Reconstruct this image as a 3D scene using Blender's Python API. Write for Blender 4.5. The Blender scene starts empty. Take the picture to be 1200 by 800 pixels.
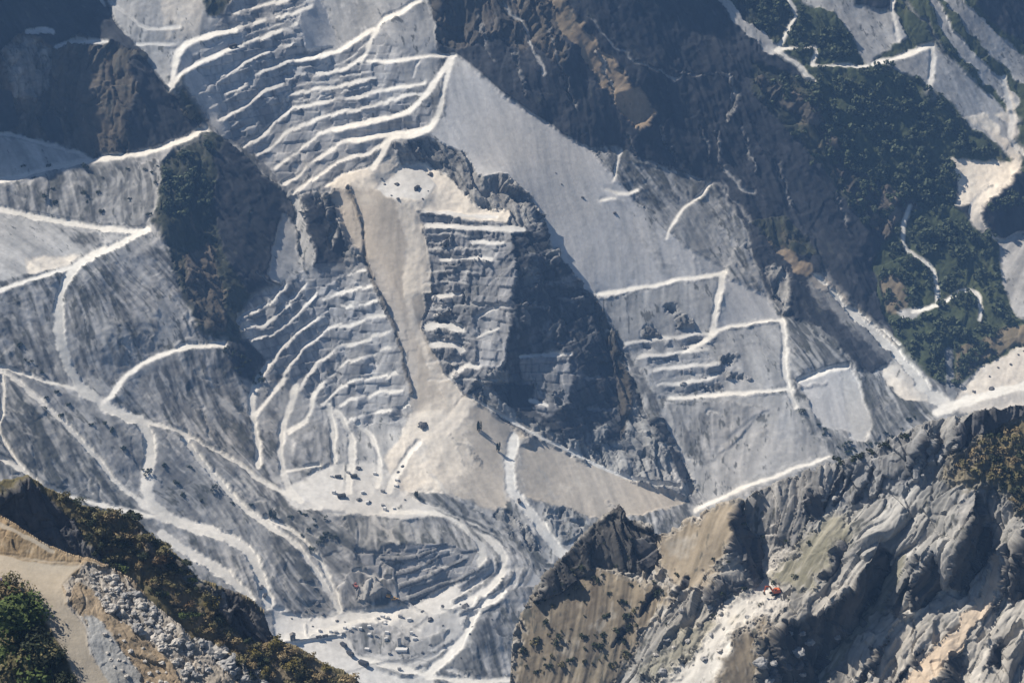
import bpy, math, random
import numpy as np
from math import radians as R
from mathutils import Vector, Matrix
SC = bpy.context.scene
COL = SC.collection
random.seed(7)

# ------------------------------------------------------------------ camera, light, exposure
CAM_Z = 900.0
PITCH = R(-24.0)
cam_d = bpy.data.cameras.new('camera')
cam = bpy.data.objects.new('camera', cam_d)
COL.objects.link(cam)
cam_d.sensor_width = 36.0
cam_d.lens = 70.0
cam_d.clip_start = 1.0
cam_d.clip_end = 60000.0
cam.location = (0, 0, CAM_Z)
cam.rotation_euler = (R(90) + PITCH, 0, 0)
SC.camera = cam

SUN_EL, SUN_A = R(50), R(-112)
SUN_DIR = np.array([math.cos(SUN_EL)*math.sin(SUN_A), -math.cos(SUN_EL)*math.cos(SUN_A), math.sin(SUN_EL)])
world = bpy.data.worlds.new('World')
SC.world = world
world.use_nodes = True
wn = world.node_tree
bg = wn.nodes['Background']
sky = wn.nodes.new('ShaderNodeTexSky')
sky.sky_type = 'NISHITA'
sky.sun_disc = False
sky.sun_elevation = SUN_EL
sky.sun_rotation = math.atan2(SUN_DIR[0], SUN_DIR[1])
sky.altitude = 900
wn.links.new(sky.outputs[0], bg.inputs[0])
bg.inputs[1].default_value = 0.05
sl = bpy.data.lights.new('sun', 'SUN')
sl.energy = 5.0
sl.angle = R(0.5)
sl.color = (1.0, 0.91, 0.785)
sun = bpy.data.objects.new('sun', sl)
COL.objects.link(sun)
sun.location = (-400, 900, 2500)
sun.rotation_euler = Vector(SUN_DIR.tolist()).to_track_quat('Z', 'Y').to_euler()
SC.view_settings.view_transform = 'Standard'
SC.view_settings.look = 'None'
SC.view_settings.exposure = 0.34
SC.view_settings.gamma = 1.0
SC.cycles.max_bounces = 6
SC.cycles.volume_bounces = 1
SC.cycles.use_denoising = True

# ------------------------------------------------------------------ the map frame: bearings measured from the look-out point
# A survey bearing (u, v) is a direction from the look-out; regions below are outlined in bearings, and their real
# distances come from integrating the slope and aspect given to each region.
FPX = 1200*70/36.0
FWD = np.array([0, math.cos(PITCH), math.sin(PITCH)])
UPV = np.array([0, -math.sin(PITCH), math.cos(PITCH)])
RGT = np.array([1.0, 0, 0])
EYE = np.array([0, 0, CAM_Z])
def ray(u, v):
    u = np.asarray(u, float)[..., None]; v = np.asarray(v, float)[..., None]
    return FWD + RGT*((u-600)/FPX) - UPV*((v-400)/FPX)

# ------------------------------------------------------------------ noise
_rng = np.random.RandomState(11)
_perm = _rng.permutation(256).astype(np.int32)
_perm = np.concatenate([_perm, _perm, _perm])
_g = _rng.normal(size=(256, 3)).astype(np.float32); _g /= np.linalg.norm(_g, axis=1)[:, None]
def perlin(p):
    p = p.astype(np.float32)
    i = np.floor(p).astype(np.int32); f = p - i
    i &= 255
    w = f*f*f*(f*(f*6-15)+10)
    out = np.zeros(p.shape[:-1], np.float32)
    for dx in (0, 1):
        wx = w[..., 0] if dx else 1-w[..., 0]
        a = _perm[i[..., 0]+dx]
        for dy in (0, 1):
            wy = w[..., 1] if dy else 1-w[..., 1]
            b = _perm[a+i[..., 1]+dy]
            for dz in (0, 1):
                wz = w[..., 2] if dz else 1-w[..., 2]
                g = _g[_perm[b+i[..., 2]+dz] & 255]
                d = g[..., 0]*(f[..., 0]-dx) + g[..., 1]*(f[..., 1]-dy) + g[..., 2]*(f[..., 2]-dz)
                out += wx*wy*wz*d
    return out*1.5
def fbm(p, octv=4, gain=0.5, ridged=False):
    s = 0; a = 1.0; t = 0; q = p
    for k in range(octv):
        n = perlin(q + 17.3*k)
        if ridged: n = 1-2*np.abs(n)
        s = s + a*n; t += a
        a *= gain; q = q*2.03
    return s/t

def facets(p):
    """angular broken blocks: each jittered cell is one tilted plane"""
    p = p.astype(np.float32); i = np.floor(p).astype(np.int32)
    best = np.full(p.shape[:-1], 1e9, np.float32); sec = best.copy(); val = np.zeros_like(best)
    for dx in (-1, 0, 1):
        for dy in (-1, 0, 1):
            for dz in (-1, 0, 1):
                c = i+np.array([dx, dy, dz], np.int32)
                h = _perm[_perm[_perm[c[..., 0] & 255]+(c[..., 1] & 255)]+(c[..., 2] & 255)] & 255
                f = c+.5+_g[h]*.42
                r = p-f
                d2 = (r*r).sum(-1)
                v = (r*_g[(h*7+31) & 255]).sum(-1)*1.1+_g[(h*3+5) & 255, 0]*.55
                m = d2 < best
                sec = np.where(m, best, np.minimum(sec, d2))
                val = np.where(m, v, val); best = np.where(m, d2, best)
    return val, np.sqrt(sec)-np.sqrt(best)

# ------------------------------------------------------------------ painting regions of slope, aspect and ground cover
# ground covers: colA, colB, mix scale(m rel), streak strength, rock relief, gully relief, group
def cover(a, b, c=None, streak=0.0, rock=0.0, gully=0.0, blotch=1.0, grp='mountain_slope', rough=0.0, spot=0.0, block=0.0):
    return dict(a=a, b=b, c=c or a, streak=streak, rock=rock, gully=gully, blotch=blotch, grp=grp, rough=rough, spot=spot, block=block)
COVER = {
 'road': cover((.77,.745,.69), (.64,.62,.57), blotch=1.3, streak=.1, grp='haul_road', rough=.3),
 'dirtroad': cover((.40,.36,.30), (.33,.295,.24), blotch=.8, grp='dirt_road', rough=.2),
 'floor': cover((.68,.665,.63), (.50,.49,.465), blotch=1.3, streak=.2, grp='quarry_terraces', rough=.3),
 'face': cover((.46,.46,.46), (.23,.235,.245), (.56,.55,.535), streak=.85, rock=.2, blotch=.9, grp='quarry_terraces', block=.5),
 'pitface': cover((.36,.362,.37), (.22,.224,.232), streak=.4, rock=.2, grp='quarry_terraces', spot=.1, block=.7),
 'spoil': cover((.61,.60,.585), (.46,.46,.455), (.62,.61,.595), streak=.62, rock=.04, gully=.12, blotch=.5, grp='spoil_slope', rough=.1),
 'spoiltan': cover((.55,.49,.41), (.40,.36,.305), (.60,.55,.47), streak=.65, rock=.08, gully=.15, blotch=.7, grp='spoil_slope', rough=.15),
 'sand': cover((.80,.735,.63), (.60,.55,.48), (.80,.76,.68), streak=.35, rock=.25, gully=.1, grp='spoil_slope', rough=.4),
 'pale': cover((.50,.495,.48), (.30,.30,.295), (.56,.55,.535), streak=.6, rock=.15, gully=.2, grp='scree_slope', rough=.4, spot=.22),
 'grey': cover((.31,.306,.30), (.09,.093,.093), (.46,.455,.445), streak=.9, rock=.35, gully=.35, grp='scree_slope', rough=.5, spot=.52),
 'greydark': cover((.22,.222,.22), (.075,.08,.08), (.38,.38,.375), streak=.9, rock=.4, gully=.4, grp='scree_slope', rough=.4, spot=.5),
 'slate': cover((.26,.265,.27), (.13,.135,.14), (.42,.42,.415), streak=.85, rock=.35, gully=.3, grp='scree_slope', rough=.4, spot=.35),
 'rock': cover((.34,.335,.32), (.14,.14,.14), (.46,.45,.44), streak=.55, rock=.8, gully=.5, grp='rock_cliff', rough=.5, spot=.25, block=.3),
 'rockshade': cover((.050,.054,.062), (.026,.030,.037), (.095,.096,.10), streak=.5, rock=.40, gully=.75, grp='rock_cliff', rough=.3, spot=.12),  # shade of faces turned from the sun, put into a dark bluish colour
 'buttress': cover((.085,.088,.094), (.035,.039,.045), (.20,.20,.202), streak=.4, rock=.5, gully=.4, grp='rock_cliff', rough=.3, spot=.25, block=.5),  # pillar rock, darkened in colour for the shade on its right side
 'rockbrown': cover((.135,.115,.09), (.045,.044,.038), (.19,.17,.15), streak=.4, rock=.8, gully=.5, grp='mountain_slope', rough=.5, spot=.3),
 'tan': cover((.30,.235,.165), (.17,.14,.10), (.34,.29,.23), streak=.4, rock=.35, gully=.5, blotch=1.2, grp='mountain_slope', rough=.5, spot=.18),
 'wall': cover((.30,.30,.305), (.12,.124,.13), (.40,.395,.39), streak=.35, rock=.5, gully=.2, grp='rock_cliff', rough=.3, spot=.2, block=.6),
 'scrub': cover((.060,.064,.042), (.024,.031,.022), (.12,.10,.072), streak=.2, rock=.6, gully=.4, grp='mountain_slope', rough=.6, spot=.4),
 'forest': cover((.075,.09,.045), (.035,.048,.026), (.13,.12,.07), streak=.05, rock=.5, gully=.3, grp='forest_slope', rough=.8),
 # nearer ground
 'nrock': cover((.44,.425,.395), (.20,.197,.188), (.53,.51,.475), streak=.65, rock=.9, gully=.7, grp='rock_ridge', rough=.5, spot=.22),
 'ngrey': cover((.37,.365,.355), (.20,.198,.195), (.46,.45,.435), streak=.6, rock=.7, gully=.7, grp='rock_ridge', rough=.4, spot=.22),
 'nbrown': cover((.27,.23,.17), (.13,.11,.085), (.36,.33,.28), streak=.55, rock=.32, gully=.8, blotch=1.4, grp='rock_ridge', rough=.6, spot=.34),
 'ntan': cover((.34,.29,.22), (.20,.17,.125), (.42,.395,.35), streak=.6, rock=.3, gully=.7, blotch=1.4, grp='rock_ridge', rough=.5, spot=.18),
 'ngreen': cover((.31,.295,.235), (.17,.165,.125), (.44,.425,.39), streak=.7, rock=.4, gully=.8, blotch=1.4, grp='rock_ridge', rough=.5, spot=.2),
 'ndark': cover((.11,.108,.104), (.045,.045,.045), (.18,.175,.165), streak=.4, rock=1.0, gully=.5, grp='rock_ridge', rough=.4, spot=.1),  # dark rock; its colour also paints in the shade of the gullies
 'nscree': cover((.62,.60,.555), (.46,.44,.41), (.66,.61,.52), streak=.5, rock=.2, gully=.3, grp='rock_ridge', rough=.6, spot=.1),
 'nsand':    cover((.56,.47,.37), (.42,.37,.31), (.60,.55,.48), streak=.5, rock=.5, gully=.5, grp='rock_ridge', rough=.4),
 'nscrub': cover((.20,.165,.095), (.09,.085,.045), (.30,.24,.14), streak=.3, rock=.5, gully=.4, grp='scrub_ridge', rough=.6, spot=.25),
 'ncliff':   cover((.13,.13,.135), (.07,.07,.075), (.22,.22,.22), streak=.5, rock=.8, gully=.7, grp='scrub_ridge', rough=.4),  # dark cliff rock, also painted into notches as their shade
 'rubble':   cover((.42,.39,.35), (.27,.245,.21), (.50,.48,.45), streak=.1, rock=.7, gully=.1, grp='rubble_slope', rough=.8),
 'earth':    cover((.34,.26,.17), (.22,.17,.11), (.42,.37,.29), streak=.2, rock=.5, gully=.2, grp='rubble_slope', rough=.7),
 'bluegrey': cover((.36,.37,.375), (.28,.285,.28), streak=.2, rock=.4, gully=.2, grp='rubble_slope', rough=.6),
}
GROUPS = sorted({c['grp'] for c in COVER.values()})

class Sheet:
    def __init__(s, u0, u1, v0, v1, h):
        s.h = h
        s.us = np.arange(u0, u1+1e-6, h); s.vs = np.arange(v0, v1+1e-6, h)
        s.U, s.V = np.meshgrid(s.us, s.vs)
        s.sh = s.U.shape
        z = np.zeros(s.sh, np.float32)
        s.slope = z+35.; s.asp = z+0.
        s.n = np.zeros(s.sh+(3,), np.float32)
        s.wt = z+1.
        s.cut = z+1.
        s.ca = np.zeros(s.sh+(3,), np.float32); s.cb = s.ca.copy(); s.cc = s.ca.copy()
        s.par = {k: z.copy() for k in ('streak', 'rock', 'gully', 'blotch', 'rough', 'spot', 'block')}
        s.grp = np.zeros(s.sh, np.int16)
        q = np.stack([s.U/22, s.V/22, z], -1)
        s.wu = fbm(q, 4, .6); s.wv = fbm(q+41.7, 4, .6)
        s.asp_a = z.copy()
        q = np.stack([s.U/5.5, s.V/5.5, z+3.3], -1)
        s.wh = fbm(q, 3, .65)
        s.wl = perlin(np.stack([s.U/16, s.V/16, z+8.8], -1))
        s.dw, s.ds = 3.0, 1.6
    def _apply(s, sl, w, cov, slope, asp):
        c = COVER[cov]
        w3 = w[..., None]
        if slope is not None:
            a = R(asp); t = R(slope)
            n = np.array([math.sin(t)*math.sin(a), -math.sin(t)*math.cos(a), math.cos(t)], np.float32)
            s.n[sl] = s.n[sl]*(1-w3) + n*w3
            s.asp_a[sl] = np.where(w > .5, a, s.asp_a[sl])
        for arr, k in ((s.ca, 'a'), (s.cb, 'b'), (s.cc, 'c')):
            arr[sl] = arr[sl]*(1-w3) + np.array(c[k], np.float32)*w3
        for k in s.par: s.par[k][sl] = s.par[k][sl]*(1-w) + c[k]*w
        s.grp[sl] = np.where(w > .5, GROUPS.index(c['grp']), s.grp[sl])
    def _box(s, x0, x1, y0, y1):
        i0 = max(0, int((x0-s.us[0])/s.h)); i1 = min(len(s.us), int((x1-s.us[0])/s.h)+2)
        j0 = max(0, int((y0-s.vs[0])/s.h)); j1 = min(len(s.vs), int((y1-s.vs[0])/s.h)+2)
        return (slice(j0, max(j0, j1)), slice(i0, max(i0, i1)))
    def mask(s, pts, warp=None, soft=None):
        warp = s.dw if warp is None else warp; soft = s.ds if soft is None else soft
        p = np.array(pts, float)
        m = warp+4
        sl = s._box(p[:, 0].min()-m, p[:, 0].max()+m, p[:, 1].min()-m, p[:, 1].max()+m)
        X = s.U[sl] + s.wu[sl]*warp*2; Y = s.V[sl] + s.wv[sl]*warp*2
        inside = np.zeros(X.shape, bool); d2 = np.full(X.shape, 1e9)
        for (x0, y0), (x1, y1) in zip(p, np.roll(p, -1, 0)):
            if y0 != y1:
                c = ((y0 > Y) != (y1 > Y)) & (X < (x1-x0)*(Y-y0)/(y1-y0)+x0)
                inside ^= c
            L = (x1-x0)**2+(y1-y0)**2 + 1e-9
            t = np.clip(((X-x0)*(x1-x0)+(Y-y0)*(y1-y0))/L, 0, 1)
            d2 = np.minimum(d2, (X-x0-t*(x1-x0))**2+(Y-y0-t*(y1-y0))**2)
        d = np.sqrt(d2)*np.where(inside, 1, -1)+s.wh[sl]*warp*.9
        return sl, np.clip(d/soft*.5+.5, 0, 1).astype(np.float32)
    def P(s, cov, slope, asp, pts, warp=None, soft=None, op=1.0):
        if cov in ('ndark', 'ncliff') and warp is None: warp, soft = 4.0, 2.2
        sl, w = s.mask(pts, warp, soft)
        s._apply(sl, w*op, cov, slope, asp)
    def L(s, cov, width, slope, asp, pts, warp=.8, soft=1.4, op=1.0, cutw=None, under=None):
        p = np.array(pts, float)
        w0, w1 = width if isinstance(width, tuple) else (width, width)
        # round the corners
        for _ in range(2):
            q = np.empty((2*len(p), 2)); q[0::2] = p; q[-1] = p[-1]
            a = p[:-1]*.75+p[1:]*.25; b = p[:-1]*.25+p[1:]*.75
            p = np.concatenate([[p[0]], np.stack([a, b], 1).reshape(-1, 2), [p[-1]]])
        m = max(w0, w1)+4
        sl = s._box(p[:, 0].min()-m, p[:, 0].max()+m, p[:, 1].min()-m, p[:, 1].max()+m)
        X = s.U[sl] + s.wu[sl]*warp*2; Y = s.V[sl] + s.wv[sl]*warp*2
        if cov == 'floor' and slope == 5:
            Y = Y+_g[(np.floor(X/6.5+s.wl[sl]).astype(np.int32)*37+int(p[0][1])) & 255, 0]*1.9
        cum = np.concatenate([[0], np.cumsum(np.hypot(*np.diff(p, axis=0).T))]); T = cum[-1]+1e-9
        best = np.full(X.shape, -1e9); near = np.full(X.shape, 1e9); NR = np.zeros(X.shape+(3,), np.float32); AR = np.zeros(X.shape, np.float32)
        for k in range(len(p)-1):
            x0, y0 = p[k]; x1, y1 = p[k+1]
            LL = (x1-x0)**2+(y1-y0)**2+1e-9
            t = np.clip(((X-x0)*(x1-x0)+(Y-y0)*(y1-y0))/LL, 0, 1)
            d = np.hypot(X-x0-t*(x1-x0), Y-y0-t*(y1-y0))
            f = (cum[k]+t*(cum[k+1]-cum[k]))/T
            best = np.maximum(best, (w0+(w1-w0)*f)*.5-d)
            if slope == 'road':
                xm, ym = (x0+x1)/2, (y0+y1)/2
                j = min(max(int((ym-s.vs[0])/s.h), 0), s.sh[0]-1); i = min(max(int((xm-s.us[0])/s.h), 0), s.sh[1]-1)
                n0 = under[j, i]; n0 = n0/np.linalg.norm(n0)
                n0 = n0*.28+np.array([0, 0, .72]); dd = ray(xm, ym); de = RGT*((x1-x0)/FPX)-UPV*((y1-y0)/FPX)
                t3 = de-dd*((n0@de)/min(n0@dd, -.1)); t3 /= np.linalg.norm(t3)
                nr = np.array([0, 0, 1.])-t3*t3[2]; nr /= np.linalg.norm(nr)
                m = d < near
                NR[m] = nr; near = np.where(m, d, near)
        if cov is not None: best = best+(s.wh[sl]*.26+s.wl[sl]*.24)*min(max(w0, w1), 14)
        w = np.clip(best/soft+.5, 0, 1).astype(np.float32)*op
        if slope == 'road':
            s.n[sl] = s.n[sl]*(1-w[..., None])+NR*w[..., None]
            s._apply(sl, w, cov, None, asp)
        elif cov is None:
            s.cut[sl] = np.minimum(s.cut[sl], 1-w*(1-cutw))
        else:
            s._apply(sl, w, cov, slope, asp)
    def S(s, ang, pts):
        sl, w = s.mask(pts, 6)
        s.asp_a[sl] = np.where(w > .5, R(ang), s.asp_a[sl])
    def C(s, pts, w=.02, width=2.6): s.L(None, width, 0, 0, pts, cutw=w, warp=3)
    def solve(s, anchor, depth, lam=0.0, L0=None):
        n = s.n/np.linalg.norm(s.n, axis=-1, keepdims=True)
        d = ray(s.U, s.V)
        nd = np.minimum((n*d).sum(-1), -0.07)
        gx = -(n@RGT)/FPX/nd*s.h
        gy = (n@UPV)/FPX/nd*s.h
        GX = .5*(gx[:, 1:]+gx[:, :-1]); GY = .5*(gy[1:]+gy[:-1])
        WX = np.minimum(s.cut[:, 1:], s.cut[:, :-1]); WY = np.minimum(s.cut[1:], s.cut[:-1])
        lim = .06*s.h
        GX = np.clip(GX, -lim, lim); GY = np.clip(GY, -lim, lim)
        H, W = s.sh
        def Aop(L):
            o = lam*L
            fx = WX*(L[:, 1:]-L[:, :-1]); fy = WY*(L[1:]-L[:-1])
            o[:, :-1] -= fx; o[:, 1:] += fx; o[:-1] -= fy; o[1:] += fy
            return o
        b = np.zeros(s.sh) if L0 is None else lam*L0
        fx = WX*GX; fy = WY*GY
        b[:, :-1] -= fx; b[:, 1:] += fx; b[:-1] -= fy; b[1:] += fy
        ex = (2-2*np.cos(np.pi*np.arange(W)/W)); ey = (2-2*np.cos(np.pi*np.arange(H)/H))
        den = ey[:, None]+ex[None, :]+max(lam, 1e-9)
        def dct(x, ax):
            N = x.shape[ax]
            y = np.fft.rfft(np.concatenate([x, np.flip(x, ax)], ax), axis=ax)
            k = np.arange(N+1); ph = np.exp(-1j*np.pi*k/(2*N))
            shp = [1, 1]; shp[ax] = N+1
            y = (y*ph.reshape(shp)).real
            return np.take(y, np.arange(N), ax)
        def idct(y, ax):
            N = y.shape[ax]
            shp = [1, 1]; shp[ax] = N+1
            pad = [(0, 0), (0, 0)]; pad[ax] = (0, 1)
            yy = np.pad(y, pad)*np.exp(1j*np.pi*np.arange(N+1)/(2*N)).reshape(shp)
            x = np.fft.irfft(yy, n=2*N, axis=ax)
            return np.take(x, np.arange(N), ax)
        def M(r): return idct(idct(dct(dct(r, 0), 1)/den, 1), 0)
        x = M(b); r = b-Aop(x); z = M(r); p = z; rz = (r*z).sum()
        for it in range(40):
            Ap = Aop(p); al = rz/(p*Ap).sum()
            x = x+al*p; r = r-al*Ap
            z = M(r); rz2 = (r*z).sum()
            if rz2 < 1e-9*abs(rz)+1e-14: break
            p = z+rz2/rz*p; rz = rz2
        if L0 is None:
            j = int((anchor[1]-s.vs[0])/s.h); i = int((anchor[0]-s.us[0])/s.h)
            x = x-x[j, i]+math.log(depth)
        s.Lg = x
        s.D = np.exp(x)
        s.pos = EYE+d*s.D[..., None]
    def normals(s):
        a = np.gradient(s.pos, axis=1); b = np.gradient(s.pos, axis=0)
        n = np.cross(b, a); n /= np.linalg.norm(n, axis=-1, keepdims=True)+1e-12
        return n
    def finish(s, big, seed, amp=1.0, rk=1.0, ck=.035, fk=1.0, rf=.22):
        """relief in metres, then ground colours"""
        p = s.pos+seed*7.1
        ca, sa = np.cos(s.asp_a), np.sin(s.asp_a)
        u = p[..., 0]*ca+p[..., 1]*sa
        v = p[..., 0]*-sa+p[..., 1]*ca
        q = p*np.array([1, 1, .6])/big
        rock = fbm(q, 5, .55)
        wob = perlin(p/(big*1.3))*big*.25
        wp = np.stack([perlin(p/(big*.5)), perlin(p/(big*.5)+50), perlin(p/(big*.5)+90)], -1)*.2
        fq = np.stack([(u+wob)/(big*.42), v/(big*1.0), p[..., 2]/(big*.8)], -1)+wp
        m = s.par['rock'] > .28
        f1 = np.zeros(s.sh, np.float32); f2 = f1.copy(); f3 = f1.copy(); e1 = f1+1; e2 = f1+1
        fm = fq[m]
        f1[m], e1[m] = facets(fm); f2[m], e2[m] = facets(fm*np.array([2.6, 2.1, 2.1])+7); f3[m], _ = facets(fm*np.array([6.5, 5., 5.])+19)
        gq = np.stack([(u+wob)/(big*.45), v/(big*5), p[..., 2]/(big*5)], -1)
        gully = fbm(gq, 4, .6, ridged=True)
        g2 = fbm(np.stack([(u+wob)/(big*.13), v/(big*1.3), p[..., 2]/(big*1.3)], -1)+wp, 3, .6, ridged=True)
        crag = fbm(p*np.array([1, 1, .7])/(big*.24)+wp*2, 4, .6, ridged=True)
        zz = p[..., 2]/(big*.085)+perlin(p/(big*.9))*.5
        row = np.floor(zz).astype(np.int32)
        uu = u/(big*.16)+_g[_perm[row & 255] & 255, 0]*1.5+perlin(p/(big*.5)+77)*.3
        cl = np.floor(uu).astype(np.int32)
        hb = _perm[_perm[row & 255]+(cl & 255)] & 255
        blk = _g[hb, 1]; blkc = _g[hb, 2]
        joint = np.maximum(np.clip(1-np.minimum(uu-cl, 1-uu+cl)/.07, 0, 1), np.clip(1-np.minimum(zz-row, 1-zz+row)/.10, 0, 1))
        n = s.normals()
        crev = np.clip(1-e1/.16, 0, 1)*.5+np.clip(1-e2/.16, 0, 1)*.25
        fw = np.clip((s.par['rock']-.28)/.4, 0, 1)
        disp = s.par['rock']*(rock*rf+fw*fk*(f1*.085+f2*.05+f3*.022-crev*.05))*big*rk + s.par['gully']*(gully*.055+g2*.012)*big + s.par['rock']*crag*ck*big*rk + s.par['rough']*perlin(p/(big*.07))*.0045*big + s.par['block']*(blk*.028-joint*.012)*big
        s.pos = s.pos+n*(disp*amp)[..., None]
        # colours
        t1 = fbm(p/(big*.9)+3, 5, .62)*s.par['blotch']
        t2 = fbm(np.stack([(u+wob)/(big*.16), v/(big*1.3), p[..., 2]/(big*1.3)], -1), 4, .62)
        t3 = perlin(p/(big*.055)) 
        t = .5+t1*1.2*(1-s.par['streak']*.5)+t2*2.6*s.par['streak']+t3*.2*s.par['rough']
        t = np.clip(t, 0, 1)[..., None]
        col = s.cb*(1-t)+s.ca*t
        k = np.clip(fbm(p/(big*.35)+9, 4, .6)*2.4-.55+t2*1.9*s.par['streak'], 0, 1)[..., None]
        col = col*(1-k)+s.cc*k
        sq = np.stack([(u+wob)/(big*.07), v/(big*.22), p[..., 2]/(big*.22)], -1)
        s1 = perlin(sq); s2 = perlin(sq*2.1+31); big_n = fbm(p/(big*.6)+60, 3)
        s3 = perlin(sq*4.3+57); sp = s1*.7+s2*.55+s3*.45+big_n*.9
        on = s.par['spot'] > .02
        k = (np.clip((sp-.75+s.par['spot']*1.15)*5, 0, 1)*on*.8)[..., None]
        col = col*(1-k)+np.array([.07, .074, .066])*k
        k = (np.clip((-s2*.6-s1*.7-big_n*.8-.62+s.par['spot']*.5)*3.5, 0, 1)*on*.6)[..., None]
        col = col*(1-k)+np.clip(s.cc*1.15, 0, .7)*k
        col = col*(1+.13*(s2+perlin(p/(big*.055)+12))*np.clip(s.par['rough']*1.6, .15, 1))[..., None]
        col = col*((1+.20*blkc*s.par['block'])*(1-.42*joint*np.clip(s.par['block']*1.6, 0, 1)))[..., None]
        hue = 1+fbm(p/(big*2)+30, 3)[..., None]*np.array([.10, .02, -.08])
        th = fbm(np.stack([(u+wob)/(big*.15), v/(big*1.1), p[..., 2]/(big*1.1)], -1)+5, 2, .5, ridged=True)
        k = (np.clip((th-.66+big_n*.6)*4, 0, 1)*np.clip((s.par['spot']-.25)*6, 0, 1)*(s.par['streak'] > .7)*.7)[..., None]
        col = col*(1-k)+np.clip(s.cc*1.12, 0, .62)*k
        s.col = np.clip(col*hue, .01, .9)
    def build(s, keep=None, back=None):
        H, W = s.sh
        idx = np.arange(H*W).reshape(H, W)
        f = np.stack([idx[:-1, :-1], idx[1:, :-1], idx[1:, 1:], idx[:-1, 1:]], -1).reshape(-1, 4)
        g = s.grp[:-1, :-1].reshape(-1)
        if keep is not None:
            kk = (keep[:-1, :-1] & keep[1:, :-1] & keep[1:, 1:] & keep[:-1, 1:]).reshape(-1)
            f = f[kk]; g = g[kk]
        V = s.pos.reshape(-1, 3).copy(); N = s.normals().reshape(-1, 3); Cc = s.col.reshape(-1, 3)
        if back is not None:
            e = np.concatenate([f[:, [0, 1]], f[:, [1, 2]], f[:, [2, 3]], f[:, [3, 0]]])
            key = np.sort(e, 1); key = key[:, 0].astype(np.int64)*(H*W)+key[:, 1]
            uq, inv, cnt = np.unique(key, return_inverse=True, return_counts=True)
            be = e[cnt[inv] == 1]; bg_ = np.tile(g, 4)[cnt[inv] == 1]
            jj, ii = np.divmod(be, W)
            edge = ((jj == 0) | (jj == H-1) | (ii == 0) | (ii == W-1)).all(1)
            be = be[~edge]; bg_ = bg_[~edge]
            prev = be; 
            for dy, dz in back:
                vs = np.unique(prev)
                m = np.full(len(V), -1); m[vs] = len(V)+np.arange(len(vs))
                hd = V[vs]-EYE; hd[:, 2] = 0; hd /= np.linalg.norm(hd, axis=1)[:, None]
                jit = fbm(V[vs]/12.0, 3)[:, None]
                nv = V[vs]+hd*(dy*(1+.4*jit))+np.array([0, 0, 1.0])*dz*(1+.5*jit)
                nn = hd*.6+np.array([0, 0, .8])
                V = np.concatenate([V, nv]); N = np.concatenate([N, nn]); Cc = np.concatenate([Cc, Cc[vs]])
                nf = np.stack([prev[:, 1], prev[:, 0], m[prev[:, 0]], m[prev[:, 1]]], 1)
                f = np.concatenate([f, nf]); g = np.concatenate([g, bg_])
                prev = np.stack([m[prev[:, 0]], m[prev[:, 1]]], 1)
        out = []
        for gi in np.unique(g):
            ff = f[g == gi]
            vs, inv = np.unique(ff, return_inverse=True)
            out.append(mesh_from(GROUPS[gi], V[vs], inv.reshape(-1, 4), N[vs], Cc[vs]))
        return out
    def at(s, u, v):
        j = min(max((v-s.vs[0])/s.h, 0), s.sh[0]-1.001); i = min(max((u-s.us[0])/s.h, 0), s.sh[1]-1.001)
        return s.pos[int(round(j)), int(round(i))]

def mesh_from(name, V, F, N, C):
    me = bpy.data.meshes.new(name)
    nv, nf = len(V), len(F)
    me.vertices.add(nv); me.vertices.foreach_set('co', V.astype(np.float32).ravel())
    me.loops.add(nf*4); me.loops.foreach_set('vertex_index', F.astype(np.int32).ravel())
    me.polygons.add(nf); me.polygons.foreach_set('loop_start', np.arange(0, nf*4, 4, dtype=np.int32))
    me.polygons.foreach_set('use_smooth', np.ones(nf, bool))
    me.update(calc_edges=True)
    at = me.attributes.new('ground', 'FLOAT_COLOR', 'POINT')
    at.data.foreach_set('color', np.concatenate([C, np.ones((nv, 1))], 1).astype(np.float32).ravel())
    N = N/(np.linalg.norm(N, axis=1, keepdims=True)+1e-12)
    me.normals_split_custom_set_from_vertices(N.astype(np.float32))
    me.materials.append(TERRAIN)
    o = bpy.data.objects.new(name, me); COL.objects.link(o)
    o['kind'] = 'structure'
    return o

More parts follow.
